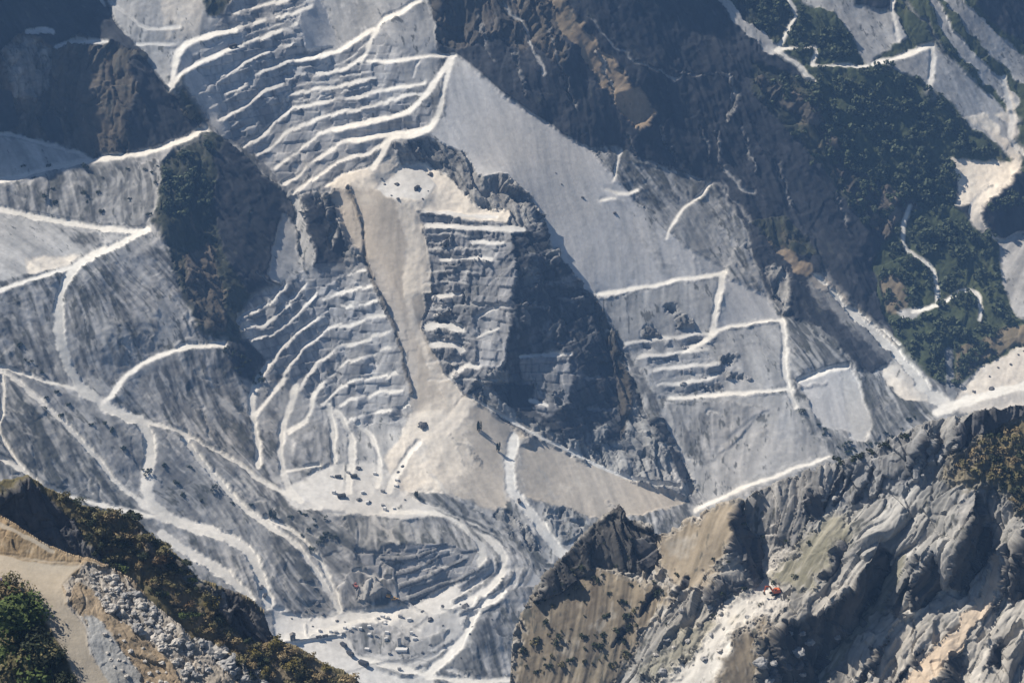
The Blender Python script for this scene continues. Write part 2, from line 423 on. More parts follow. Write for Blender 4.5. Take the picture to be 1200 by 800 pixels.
def terrain_material():
    m = bpy.data.materials.new('terrain'); m.use_nodes = True
    nt = m.node_tree; b = nt.nodes['Principled BSDF']
    b.inputs['Roughness'].default_value = .95
    b.inputs['Specular IOR Level'].default_value = .15
    at = nt.nodes.new('ShaderNodeAttribute'); at.attribute_name = 'ground'
    tc = nt.nodes.new('ShaderNodeTexCoord')
    n1 = nt.nodes.new('ShaderNodeTexNoise'); n1.inputs['Scale'].default_value = .3; n1.inputs['Detail'].default_value = 4; n1.inputs['Roughness'].default_value = .7
    mr = nt.nodes.new('ShaderNodeMapRange'); mr.inputs[1].default_value = .3; mr.inputs[2].default_value = .7; mr.inputs[3].default_value = .88; mr.inputs[4].default_value = 1.1
    mx = nt.nodes.new('ShaderNodeMix'); mx.data_type = 'RGBA'; mx.blend_type = 'MULTIPLY'; mx.inputs[0].default_value = 1
    nt.links.new(tc.outputs['Object'], n1.inputs['Vector'])
    nt.links.new(n1.outputs[0], mr.inputs[0])
    nt.links.new(at.outputs['Color'], mx.inputs[6]); nt.links.new(mr.outputs[0], mx.inputs[7])
    nt.links.new(mx.outputs[2], b.inputs['Base Color'])
    n2 = nt.nodes.new('ShaderNodeTexNoise'); n2.inputs['Scale'].default_value = .22; n2.inputs['Detail'].default_value = 6; n2.inputs['Roughness'].default_value = .7
    nt.links.new(tc.outputs['Object'], n2.inputs['Vector'])
    bp = nt.nodes.new('ShaderNodeBump'); bp.inputs['Strength'].default_value = .35; bp.inputs['Distance'].default_value = .9
    nt.links.new(n2.outputs[0], bp.inputs['Height']); nt.links.new(bp.outputs[0], b.inputs['Normal'])
    return m
TERRAIN = terrain_material()

def wig(x, y, dx, dy, n=4, j=5): return [(x+dx*k/n+random.uniform(-j, j)*(0 < k < n), y+dy*k/n+random.uniform(-j, j)*(0 < k < n)) for k in range(n+1)]
# ------------------------------------------------------------------ 1. the quarry valley and the mountains round it
M1 = Sheet(-160, 1360, -140, 860, 1.3)
M1.P('grey', 32, 15, [(-300,-300),(1500,-300),(1500,1000),(-300,1000)], 0)
# left hillside
M1.P('grey', 31, 16, [(-200,150),(120,185),(190,190),(200,290),(240,395),(290,430),(330,585),(200,640),(-200,560)])
M1.P('pale', 30, 30, [(-200,140),(0,157),(60,168),(112,187),(60,193),(0,214),(-200,240)])
M1.P('greydark', 33, 22, [(0,218),(60,200),(172,192),(186,262),(112,264),(0,240),(-100,235),(-100,225)], 6, 5, op=.7)
M1.P('pale', 14, 25, [(-200,238),(0,250),(70,262),(130,274),(150,281),(105,303),(60,312),(30,322),(0,334),(-200,350)])
M1.P('grey', 24, 30, [(70,268),(110,276),(135,290),(120,292),(85,285)])
M1.P('sand', 10, 25, [(28,305),(60,300),(95,300),(100,306),(80,314),(35,320)])
M1.P('slate', 30, 25, [(-200,400),(0,432),(60,442),(95,457),(160,492),(215,505),(300,590),(380,690),(330,700),(250,625),(180,600),(150,580),(110,540),(60,485),(0,440)])
M1.P('greydark', 32, 28, [(-200,440),(0,440),(60,485),(120,545),(170,600),(110,590),(40,560),(-200,520)])
M1.P('greydark', 38, 30, [(120,390),(165,370),(190,385),(195,405),(150,425),(118,430)], op=.8)
M1.P('greydark', 36, 30, [(220,500),(330,600),(400,610),(420,640),(360,650),(300,590)], op=.8)
M1.L('pale', 10, 34, 35, [(60,375),(25,365),(-20,350)], op=.5)
M1.P('grey', 38, 20, [(150,425),(225,408),(262,408),(300,450),(310,545),(270,530),(200,495),(140,478)])
for a_, b_ in (((175,370),(215,400)),((190,330),(210,395)),((155,300),(200,380)),((205,270),(225,390))):
    M1.L('pale', 5, 34, 30, [a_, b_], warp=5, op=.6)
M1.P('pale', 36, 25, [(188,350),(205,352),(222,395),(205,405),(180,400)], op=.8)
# valley flats between the two quarries
M1.P('pale', 22, 5, [(300,440),(400,480),(480,490),(545,520),(520,590),(430,600),(350,590),(315,560)])
M1.P('grey', 30, 10, [(305,450),(325,445),(330,560),(312,555)], op=.7)
M1.P('grey', 24, 5, [(345,500),(375,490),(395,540),(380,575),(345,570)], op=.7)
M1.P('floor', 7, 0, [(330,575),(380,545),(430,540),(470,560),(520,575),(530,600),(470,612),(400,606),(340,592)])
# upper background left of the crag
M1.P('pale', 36, 15, [(90,-300),(260,-300),(260,40),(240,72),(215,92),(198,104),(165,65),(150,45),(128,22)])
M1.P('sand', 30, 10, [(190,-300),(240,-300),(236,20),(230,46),(195,46),(190,20)], op=.7)
M1.P('scrub', 40, 20, [(236,0),(275,-5),(262,18),(242,20)])
M1.L('floor', 4, 8, 0, [(128,2),(150,18),(168,35),(210,32)])
M1.L('floor', 4, 8, 0, [(160,52),(185,52),(205,52)])
# crag
CRAG = [(-300,-300),(100,-300),(120,0),(131,22),(150,45),(168,66),(197,103),(217,122),(240,150),(214,166),(170,180),(118,186),(60,166),(0,155),(-300,120)]
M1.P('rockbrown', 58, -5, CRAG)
M1.P('rockshade', 66, 48, [(-200,-300),(100,-300),(122,0),(150,45),(168,66),(130,52),(95,44),(62,56),(35,36),(20,45),(0,60),(-200,30)])
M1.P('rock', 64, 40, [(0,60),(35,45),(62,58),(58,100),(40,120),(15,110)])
M1.P('rockshade', 72, 45, [(-60,95),(15,105),(22,150),(0,157),(-60,140)])
M1.P('rockshade', 72, 45, [(50,132),(72,138),(78,172),(60,168),(48,150)])
M1.P('rockshade', 66, 46, [(150,70),(172,72),(200,105),(236,150),(205,168),(150,178),(150,140),(162,105)])
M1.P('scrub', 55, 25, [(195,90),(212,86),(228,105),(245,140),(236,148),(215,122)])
M1.P('rockshade', 62, 46, [(97,44),(118,8),(124,6),(150,45),(160,62),(140,54),(120,47)])
M1.L('floor', 7, 6, 0, [(32,38),(50,36),(62,38)])
M1.L('floor', 5, 6, 0, [(66,55),(90,49),(125,50)])
M1.L('floor', (6,3), 10, 10, [(118,0),(122,8)])
# dark flank
FLANK = [(238,152),(262,168),(290,192),(318,216),(342,233),(354,258),(352,300),(335,330),(300,345),(280,370),(300,400),(292,430),(262,404),(235,390),(213,345),(197,292),(180,262),(188,190),(215,168)]
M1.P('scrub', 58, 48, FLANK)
M1.P('rockshade', 66, 50, [(262,168),(318,216),(342,233),(352,300),(330,330),(290,345),(262,300),(250,240),(248,190)])
M1.P('rockbrown', 56, 30, [(215,300),(245,280),(262,330),(262,390),(240,390),(218,350)])
M1.P('spoil', 37, 62, [(330,250),(345,262),(350,300),(358,325),(335,335),(312,325),(318,290)], op=.8)
M1.P('scrub', 50, 30, [(190,190),(240,160),(252,200),(245,240),(210,250),(188,250)])
M1.L('pale', 4, 40, 20, [(182,190),(185,215),(180,250),(165,270)], warp=4, op=.7)
M1.L('pale', 3, 40, 20, [(155,188),(165,210)], warp=4, op=.6)
# dark gap under the upper quarry and its pale rib
M1.P('rock', 52, 10, [(340,226),(372,218),(404,220),(414,240),(428,274),(428,303),(404,322),(380,334),(360,326),(350,290),(348,255)], 4)
M1.P('spoiltan', 42, 10, [(398,218),(408,222),(416,242),(428,274),(426,300),(414,285),(404,262),(392,240)], 6, 4)
M1.P('rockshade', 72, 52, [(352,252),(358,232),(368,226),(376,240),(384,228),(392,242),(398,268),(404,285),(402,322),(380,336),(362,328),(357,300)], 8)
M1.L('rock', (3,6), 50, -20, [(384,236),(391,262),(388,290)], warp=5)
M1.L('pale', (9,14), 40, -40, [(346,236),(353,262),(360,292),(366,322)], warp=4)
# upper quarry
UQL = [(255,30),(275,0),(300,-300),(378,-300),(372,0),(395,56),(348,62),(341,100),(336,132),(318,160),(300,170),(285,172),(262,163),(236,128),(212,96),(230,76)]
UQR = [(347,62),(395,57),(420,42),(445,30),(470,60),(475,105),(500,112),(512,140),(500,155),(456,160),(405,205),(380,222),(345,230),(300,182),(286,172),(318,150),(338,120)]
M1.P('pale', 36, 12, [(370,-300),(520,-300),(500,0),(512,30),(514,66),(505,112),(470,112),(440,66),(425,50),(400,50),(380,10)])
M1.P('face', 58, 26, UQL, 1.5, 6)
M1.P('face', 66, -24, UQR, 1.5, 8)
M1.P('spoil', 50, 50, [(207,58),(222,52),(255,48),(285,38),(285,50),(240,72),(210,84)])
M1.P('spoil', 40, 40, [(214,92),(226,78),(250,100),(258,130),(270,150),(258,160)], op=.8)
M1.P('spoil', 55, 66, [(352,8),(372,-10),(382,10),(397,54),(360,58),(350,30)])  # facet tilted away from the sun to stand in for a cast shadow
M1.L('face', 5, 78, 30, [(345,55),(342,80),(338,110),(330,135),(300,165)])
BEN = [
 [(203,92),(201,76),(206,60),(219,51),(240,43),(273,36)], [(273,36),(326,21),(364,8)], [(275,15),(310,8),(345,-4)],
 [(257,90),(278,78),(299,67),(323,57),(341,51)], [(266,111),(287,99),(311,81),(341,70)], [(257,141),(290,123),(302,112),(332,96)],
 [(284,152),(297,145)],[(272,57),(290,50),(326,37),(346,29)],
 [(285,172),(302,163),(320,147),(332,133),(341,127),(362,123),(407,115),(428,111),(455,105)],
 [(302,181),(320,174),(335,156),(359,144),(386,135),(416,129),(458,118),(470,114),(497,111)],
 [(323,198),(341,183),(350,177),(368,160),(392,151),(428,144),(479,133)],
 [(332,217),(350,207),(362,192),(380,180),(395,171),(410,165),(455,157),(500,153)],
 [(344,228),(365,210),(380,201),(392,192),(410,186),(428,181),(446,171),(461,159)],
 [(380,219),(398,207),(422,198),(440,195),(470,190)],
 [(347,70),(368,67),(395,61),(422,46)], [(335,90),(368,87),(392,84),(414,78),(428,64)],
 [(338,111),(368,105),(407,99),(416,94),(440,91)],
]
BEN += [[(230,112),(262,92),(300,73),(342,58)], [(244,127),(280,108),(312,90),(341,81)], [(266,152),(296,132),(318,116),(338,104)], [(300,22),(340,10),(368,-2)], [(226,66),(262,48),(300,38),(345,22)],
 [(345,80),(380,77),(408,71),(430,52)], [(342,101),(372,97),(402,92),(432,85)], [(345,119),(380,112),(420,103),(450,98)]]
for p_ in BEN[:17]: M1.L('pale', 6, None, 0, [(x, y-3.6) for x, y in p_], warp=4, soft=4, op=.5)
for k_, p_ in enumerate(BEN): M1.L('floor', 2.0 if k_ > 16 else 4.3, 5, 0, p_, warp=1.2, soft=.9, op=.6 if k_ > 16 else 1)
for k_ in range(20):   # ramps of rubble and darker bays along the benches
    q_ = random.choice(BEN); i_ = random.randrange(len(q_)-1); t_ = random.random()
    x_ = q_[i_][0]*(1-t_)+q_[i_+1][0]*t_; y_ = q_[i_][1]*(1-t_)+q_[i_+1][1]*t_
    if x_ < 350: M1.P('face', 50, random.choice((60, -30, 10)), [(x_-6,y_+1),(x_+7,y_-3),(x_+8,y_+9),(x_-5,y_+13)], 2, 2, op=.8)
    else: M1.P('face', 72, random.choice((40, -50, 5)), [(x_-6,y_+2),(x_+6,y_+1),(x_+6,y_+11),(x_-6,y_+12)], 2, 2, op=.8)
M1.P('sand', 24, 0, [(380,219),(400,205),(440,196),(462,180),(470,190),(455,203),(430,212),(400,222)])
# the right dark mountain
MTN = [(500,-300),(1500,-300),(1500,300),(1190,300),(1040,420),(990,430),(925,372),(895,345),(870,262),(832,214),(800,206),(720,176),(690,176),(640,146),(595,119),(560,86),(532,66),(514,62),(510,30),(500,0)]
M1.P('rockshade', 66, 22, MTN)
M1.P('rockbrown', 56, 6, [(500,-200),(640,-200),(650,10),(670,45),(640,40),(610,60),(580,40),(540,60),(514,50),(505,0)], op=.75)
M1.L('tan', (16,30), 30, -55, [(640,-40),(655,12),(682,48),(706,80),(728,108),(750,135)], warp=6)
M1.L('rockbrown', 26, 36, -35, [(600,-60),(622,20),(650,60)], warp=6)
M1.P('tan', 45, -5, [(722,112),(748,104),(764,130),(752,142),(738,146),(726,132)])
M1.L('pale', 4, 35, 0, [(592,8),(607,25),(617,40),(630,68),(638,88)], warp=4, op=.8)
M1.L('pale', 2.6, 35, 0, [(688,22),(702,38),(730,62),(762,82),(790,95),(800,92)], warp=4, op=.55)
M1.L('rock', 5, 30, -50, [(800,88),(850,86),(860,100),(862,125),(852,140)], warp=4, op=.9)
M1.P('rockshade', 68, 40, [(690,-200),(830,-200),(850,20),(900,75),(960,130),(900,100),(860,90),(800,88),(762,80),(720,50)])
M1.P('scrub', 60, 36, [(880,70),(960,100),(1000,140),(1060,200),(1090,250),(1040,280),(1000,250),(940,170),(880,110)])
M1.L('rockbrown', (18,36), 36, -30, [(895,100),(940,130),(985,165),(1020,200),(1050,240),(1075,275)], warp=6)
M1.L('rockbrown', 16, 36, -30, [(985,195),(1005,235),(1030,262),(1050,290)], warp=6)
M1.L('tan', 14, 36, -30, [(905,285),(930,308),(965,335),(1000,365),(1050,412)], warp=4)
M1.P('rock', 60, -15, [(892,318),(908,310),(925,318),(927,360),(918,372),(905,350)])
M1.P('rockshade', 62, 34, [(925,330),(960,340),(1010,380),(1050,420),(1020,440),(970,420),(935,385)])
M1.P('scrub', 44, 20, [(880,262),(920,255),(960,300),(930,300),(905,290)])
for x0, y0, l in ((700,60,60),(660,90,40),(735,160,40),(640,30,50),(600,60,50),(775,150,40),(838,160,40),(868,150,50),(560,20,50),(980,230,40),(820,150,40),(910,190,50)):
    M1.L('rock', (5,2), 52, -30, [(x0,y0),(x0+l*.35,y0+l)], warp=6, op=.7)
# farther slope, upper right
M1.P('forest', 38, 0, [(838,-300),(1500,-300),(1500,300),(1190,200),(1180,190),(1110,125),(1075,92),(1015,78),(950,96),(912,62),(880,40),(850,8)])
M1.P('scrub', 36, 10, [(862,0),(925,-6),(934,14),(914,48),(880,40)])
M1.P('rockshade', 58, 25, [(985,-300),(1050,-300),(1050,12),(1030,16),(1000,8)])
M1.P('pale', 34, 15, [(930,-300),(990,-300),(1000,6),(1050,14),(1062,45),(1036,62),(1016,78),(1000,48),(978,18),(940,2)])
M1.P('pale', 34, 20, [(1016,76),(1060,62),(1093,50),(1150,102),(1188,140),(1182,182),(1140,150),(1105,112),(1074,90)])
M1.L('pale', (12,15), 34, 20, [(1078,-40),(1102,28),(1130,62),(1160,92),(1188,118)], warp=4)
M1.L('pale', (18,26), 34, 20, [(1100,-20),(1135,22),(1165,52),(1215,98)], warp=4)
M1.P('rockshade', 60, 35, [(1130,-300),(1500,-300),(1500,120),(1215,60),(1170,35),(1145,8)])
M1.L('greydark', 5, 40, 20, [(1060,0),(1090,40),(1120,75)], warp=5, op=.7)
M1.L('pale', (8,16), 34, 10, [(832,-12),(858,14),(880,38),(905,58)], warp=4)
M1.P('forest', 46, 12, [(948,80),(1015,78),(1040,76),(1075,92),(1110,127),(1182,192),(1116,190),(1120,244),(1082,246),(1040,220),(1000,190),(962,140)])
M1.P('sand', 26, -5, [(1115,185),(1150,190),(1190,190),(1200,200),(1160,220),(1140,240),(1120,240),(1122,210)])
M1.P('sand', 26, 5, [(1132,138),(1160,130),(1190,132),(1186,165),(1178,178),(1160,160)])
M1.L('pale', (10,18), 20, 5, [(1160,222),(1138,245),(1148,275)])
M1.L('sand', (8,15), 18, -5, [(1180,100),(1187,128),(1184,172),(1197,190),(1168,220),(1140,244),(1150,274),(1176,296)], warp=4, soft=3)
M1.L('pale', (5,9), 30, 10, [(1150,120),(1170,140),(1182,160)], warp=4, soft=3)
# green side valley
M1.P('forest', 30, -8, [(1030,292),(1060,250),(1086,246),(1118,240),(1150,275),(1172,285),(1190,372),(1250,400),(1150,432),(1120,455),(1085,440),(1060,422),(1030,360),(1018,322)])
M1.P('rockshade', 64, 40, [(998,300),(1015,300),(1028,330),(1020,352),(1004,345)])
M1.P('tan', 32, -20, [(1028,325),(1050,318),(1066,345),(1060,372),(1040,365)], op=.8)
M1.P('pale', 10, 0, [(1052,368),(1064,362),(1080,364),(1070,376),(1056,376)])
M1.P('pale', 20, -25, [(1168,285),(1190,272),(1400,240),(1400,372),(1192,372),(1176,335)])
M1.P('tan', 30, -20, [(1120,410),(1180,385),(1400,350),(1400,400),(1190,402),(1150,425),(1122,450)], op=.7)
M1.P('sand', 22, -22, [(1104,482),(1124,462),(1150,430),(1195,405),(1400,375),(1400,500),(1200,490)])
M1.L('slate', 9, 25, 0, [(1112,412),(1112,440),(1116,466)])
M1.P('sand', 34, -5, [(1030,432),(1062,424),(1082,452),(1098,470),(1060,470),(1040,458)])
M1.P('greydark', 36, 15, [(1000,440),(1030,440),(1060,470),(1100,474),(1080,490),(1025,520),(1010,480)])
# spoil slope and dumps
M1.P('spoil', 31, 18, [(520,150),(528,70),(545,72),(595,119),(640,146),(690,176),(722,205),(750,240),(790,280),(850,318),(842,324),(760,338),(700,350),(680,342),(642,285),(636,262),(598,232),(560,205),(535,180)])
M1.P('spoil', 34, 10, [(500,155),(515,138),(530,150),(560,200),(540,185)])
M1.P('greydark', 36, 22, [(690,176),(722,172),(760,190),(800,206),(832,214),(870,262),(896,345),(850,318),(792,280),(752,240)])
M1.P('pale', 35, 26, [(760,250),(830,232),(860,290),(850,318),(792,280)], op=.6)
M1.P('spoil', 35, 24, [(838,322),(896,345),(915,374),(870,378),(835,388),(848,350)])
M1.P('greydark', 34, 16, [(915,372),(960,385),(1010,440),(985,430),(940,438),(925,460)])
# right small quarry
M1.P('pale', 27, 8, [(700,352),(760,340),(843,322),(836,388),(915,378),(922,455),(840,472),(770,465),(735,405)])
M1.P('pale', 30, -5, [(780,470),(930,462),(1000,520),(975,535),(900,560),(830,592),(800,545),(770,495)])
M1.P('grey', 36, 10, [(780,472),(850,470),(900,480),(860,520),(830,545),(800,530)], op=.6)
M1.P('greydark', 40, 15, [(930,478),(950,480),(1010,530),(985,548),(960,520)])
M1.P('spoil', 34, 8, [(935,446),(985,430),(998,505),(960,500)])
M1.P('floor', 34, 15, [(984,430),(1000,430),(1022,498),(1014,518),(996,512)])
for p_ in ([(736,402),(765,398),(800,393),(836,389)], [(748,418),(790,414),(828,408)], [(766,434),(805,430),(845,424)], [(772,450),(812,448),(838,440)]):
    q_ = [(x, y+7) for x, y in p_]
    M1.L('pitface', 8, 68, 2, q_, warp=4, soft=2.5)
    for k_ in range(3):
        t_ = random.random(); x_ = p_[0][0]+(p_[-1][0]-p_[0][0])*t_; y_ = p_[0][1]+(p_[-1][1]-p_[0][1])*t_
        M1.P('pale', 34, random.choice((-20, 30)), [(x_-7,y_-1),(x_+6,y_-2),(x_+10,y_+12),(x_-9,y_+13)], 4, 3)
    M1.L('floor', 4, 4, 0, p_, warp=2.5)
for x, y in ((853,420),(860,440),(833,455),(760,388),(785,360),(800,378)): M1.P('rock', 60, 20, [(x-9,y-3),(x+2,y-6),(x+10,y-4),(x+12,y+5),(x-8,y+6)], 5, 2.5)
# rock band, chute and heap
M1.P('rock', 62, 22, [(462,168),(490,160),(520,168),(545,182),(562,205),(592,206),(618,228),(638,262),(640,290),(602,268),(580,250),(560,240),(520,200),(490,190),(472,200)])
M1.P('sand', 30, 12, [(398,220),(430,210),(470,195),(490,190),(520,202),(560,242),(598,250),(595,262),(490,248),(445,240)])
M1.P('floor', 9, 0, [(440,222),(470,198),(490,196),(512,216),(500,234),(455,232)])
M1.P('spoiltan', 36, 12, [(405,222),(445,224),(482,246),(490,300),(495,340),(500,400),(525,445),(550,465),(530,500),(485,492),(480,467),(470,410),(457,377),(437,330),(425,300),(416,262)])
M1.P('sand', 36, 0, [(462,232),(490,246),(502,270),(506,343),(482,348),(490,387),(503,415),(525,445),(548,463),(530,480),(505,440),(480,380),(470,320),(478,290)], op=.8)
M1.P('sand', 28, 0, [(480,486),(520,480),(535,510),(500,555),(520,575),(470,575),(450,540),(470,510)])
M1.P('spoiltan', 33, 20, [(545,464),(575,485),(612,505),(604,560),(592,602),(560,592),(525,575),(500,550),(520,505)])
M1.P('sand', 34, -20, [(515,500),(545,466),(560,475),(530,510),(510,550),(497,552)], op=.8)
M1.P('spoiltan', 30, 24, [(606,505),(650,520),(690,540),(735,562),(795,572),(805,588),(745,606),(690,608),(650,592),(604,580)])
# pillar
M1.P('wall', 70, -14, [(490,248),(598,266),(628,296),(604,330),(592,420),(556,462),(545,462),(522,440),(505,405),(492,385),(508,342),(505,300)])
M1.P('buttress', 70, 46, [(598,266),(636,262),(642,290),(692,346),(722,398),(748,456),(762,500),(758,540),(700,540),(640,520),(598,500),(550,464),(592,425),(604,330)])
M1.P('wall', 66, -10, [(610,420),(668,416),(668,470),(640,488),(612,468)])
M1.P('rockshade', 78, 30, [(596,452),(625,450),(628,476),(600,478)])
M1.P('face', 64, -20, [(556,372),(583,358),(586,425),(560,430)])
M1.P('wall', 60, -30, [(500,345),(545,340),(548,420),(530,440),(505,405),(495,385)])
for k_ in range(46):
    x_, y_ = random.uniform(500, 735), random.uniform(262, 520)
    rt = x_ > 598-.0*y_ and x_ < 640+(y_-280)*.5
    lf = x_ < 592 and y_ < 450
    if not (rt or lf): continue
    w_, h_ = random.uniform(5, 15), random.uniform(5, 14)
    M1.P(random.choice(('wall', 'rock', 'rockshade')) if rt else random.choice(('wall', 'rock', 'face')), random.choice((55, 70, 78)), random.choice((70, 40, 10, -10)) if rt else random.choice((40, -50, -20)), [(x_-w_,y_-h_*.6),(x_+w_,y_-h_),(x_+w_*.8,y_+h_),(x_-w_*.7,y_+h_*.8)], 4, 2, op=.7)
M1.P('rockbrown', 50, 8, [(692,348),(712,372),(738,440),(742,510),(728,514),(720,440),(705,390)])
M1.P('rock', 58, 20, [(560,440),(600,480),(640,500),(700,530),(690,545),(640,520),(570,478),(550,462)])
for y_ in (276,292,318,332,360,400,425,446):
    x0_ = 503+6*math.sin(y_); M1.L('floor', random.uniform(1.6,3), 10, -10, [(x0_,y_),(x0_+random.uniform(20,40),y_-2),(x0_+random.uniform(50,88),y_+1)], warp=3, op=.5)
for x_, y_ in ((615,300),(650,350),(640,400),(670,440),(690,480),(630,330),(665,390),(610,360)): M1.L('wall', 4, 40, -10, [(x_,y_),(x_+14,y_+2),(x_+30,y_+1)], warp=4, op=.6)
for p_, w_ in (([(496,248),(550,252),(582,254)],4),([(500,264),(555,267),(612,269)],6),([(517,304),(545,303),(576,304)],4),([(555,284),(590,284)],5),([(508,347),(540,345)],4),([(560,372),(584,360)],3),([(558,395),(585,385)],2.5),([(610,418),(668,415)],3.5),([(500,384),(522,380),(542,386)],9),([(505,405),(530,402),(540,410)],8),([(530,440),(545,428),(560,430)],6),([(622,470),(640,475)],4)):
    M1.L('floor', w_, 8, -10, p_, warp=1.5)
M1.P('rock', 56, 22, [(742,470),(764,490),(800,540),(818,572),(800,588),(745,565),(700,545),(696,522),(730,515)])
M1.L('floor', 3.5, 20, 10, [(550,465),(610,500),(690,540),(735,562),(795,573)])
M1.P('rockshade', 72, 46, [(765,492),(775,492),(802,540),(806,570),(795,560)])
# lower left quarry
Q2L = [(277,376),(300,345),(330,332),(352,322),(368,330),(400,330),(402,400),(404,450),(410,470),(385,482),(345,455),(320,430),(298,425),(285,400)]
Q2R = [(378,336),(402,324),(426,312),(441,340),(458,377),(471,410),(481,467),(479,492),(412,502),(398,475),(392,430),(395,380)]
M1.P('face', 64, 40, Q2L, 3, 6)
M1.P('face', 66, 5, [(352,318),(405,322),(405,400),(410,500),(380,482),(372,400)], 4, 22)
M1.P('face', 66, -18, Q2R, 3, 22)
Q2 = [[(277,377),(287,367),(313,360),(333,334)], [(280,385),(313,380),(333,360),(358,334)], [(320,424),(333,404),(353,384),(383,366)], [(333,440),(353,410),(380,388),(400,380)],
 [(350,457),(367,427),(400,405)], [(367,464),(380,445),(400,430)], [(377,474),(400,454)], [(290,398),(320,392),(345,372),(370,345)],
 [(400,327),(427,317)], [(380,350),(405,342),(436,335)], [(400,360),(425,357),(441,352)], [(400,384),(427,375),(450,370)], [(398,405),(430,398),(455,388)],
 [(400,427),(420,420),(437,417),(457,407)], [(400,450),(433,442),(465,438)], [(400,472),(420,465),(470,456)], [(410,494),(433,485),(480,474)]]
for p_ in Q2: M1.L('pale', 6, None, 0, [(x, y-3.4) for x, y in p_], warp=4, soft=4, op=.5)
for p_ in Q2: M1.L('floor', 3.9, 5, 0, p_, warp=2.2, soft=1.2)
for k_ in range(18):
    q_ = random.choice(Q2); i_ = random.randrange(len(q_)-1); t_ = random.random()
    x_ = q_[i_][0]*(1-t_)+q_[i_+1][0]*t_; y_ = q_[i_][1]*(1-t_)+q_[i_+1][1]*t_
    M1.P('face', 66, random.choice((55, -50, 20)), [(x_-6,y_+1),(x_+6,y_-1),(x_+7,y_+11),(x_-6,y_+13)], 2, 2)
M1.P('rockshade', 55, 40, [(262,404),(292,400),(320,430),(300,450),(275,440)])
# pit in the valley
M1.P('floor', 7, 10, [(320,712),(400,716),(480,710),(560,700),(640,690),(720,700),(720,870),(300,870),(320,740)])
M1.P('slate', 12, 20, [(400,604),(440,606),(522,622),(522,642),(432,644),(405,630)])
M1.P('slate', 36, 28, [(518,580),(560,600),(604,622),(645,662),(700,690),(690,700),(640,672),(600,645),(552,620)])
M1.P('pale', 30, 20, [(520,575),(545,585),(590,602),(655,645),(690,690),(640,670),(600,625),(560,603)], op=.5)
M1.P('greydark', 38, 15, [(570,612),(585,595),(605,600),(640,640),(625,645),(600,632)])
M1.P('greydark', 38, 15, [(632,596),(650,590),(668,594),(685,610),(680,630),(655,640)])
M1.P('pitface', 50, -24, [(438,640),(520,640),(560,645),(562,668),(540,676),(510,690),(482,712),(466,702),(464,668),(440,655)], 1)
for p_ in ([(440,655),(470,660),(505,648)], [(466,680),(500,662),(512,655)], [(468,694),(505,680),(542,662)]): M1.L('slate', 3, 8, 0, p_)
M1.P('floor', 4, 0, [(478,712),(520,690),(575,664),(585,672),(560,695),(520,716),(490,720)])
M1.P('pitface', 70, 30, [(536,684),(560,672),(584,660),(582,668),(556,684),(540,690)], 1)
M1.P('spoil', 40, 30, [(595,648),(612,652),(640,690),(600,690),(592,672)])
M1.L('road', (6,9), 6, 10, [(535,605),(552,624),(564,640),(566,654),(556,666)])
M1.L('road', 12, 6, 10, [(532,605),(562,624),(585,644),(592,667),(568,692),(534,711),(500,718),(450,724),(400,738),(330,748)])
M1.P('pitface', 30, -5, [(414,640),(438,646),(452,668),(446,680),(430,668)], 1)
M1.P('rock', 28, -10, [(415,690),(440,680),(452,695),(440,702),(420,705)])
# rough slopes, heaps and small banks on the valley floor
M1.P('grey', 30, 25, [(318,625),(345,628),(370,655),(392,700),(380,722),(335,718),(322,690)])
M1.P('greydark', 36, 30, [(395,604),(412,612),(420,640),(410,655),(396,635)], op=.7)
M1.P('spoil', 26, 5, [(402,740),(430,728),(465,735),(478,755),(455,768),(415,765)])
M1.P('grey', 34, -10, [(432,740),(450,738),(455,752),(438,755)])
M1.P('spoil', 30, 15, [(495,735),(515,722),(522,738),(508,760),(494,755)])
M1.P('pale', 28, 20, [(470,772),(520,752),(525,762),(490,785),(465,785)])
M1.P('grey', 30, 15, [(505,790),(530,765),(575,745),(600,740),(598,760),(560,785),(510,805)])
M1.P('scrub', 34, 10, [(556,775),(572,755),(590,760),(578,778)], op=.8)
M1.P('grey', 32, 25, [(590,700),(620,690),(660,690),(650,740),(610,770),(575,740)])
M1.L('floor', 5, 20, 20, [(622,702),(612,730),(600,765),(590,790)])
M1.L('slate', 3, 50, 10, [(335,752),(400,744),(452,728)], op=.7)
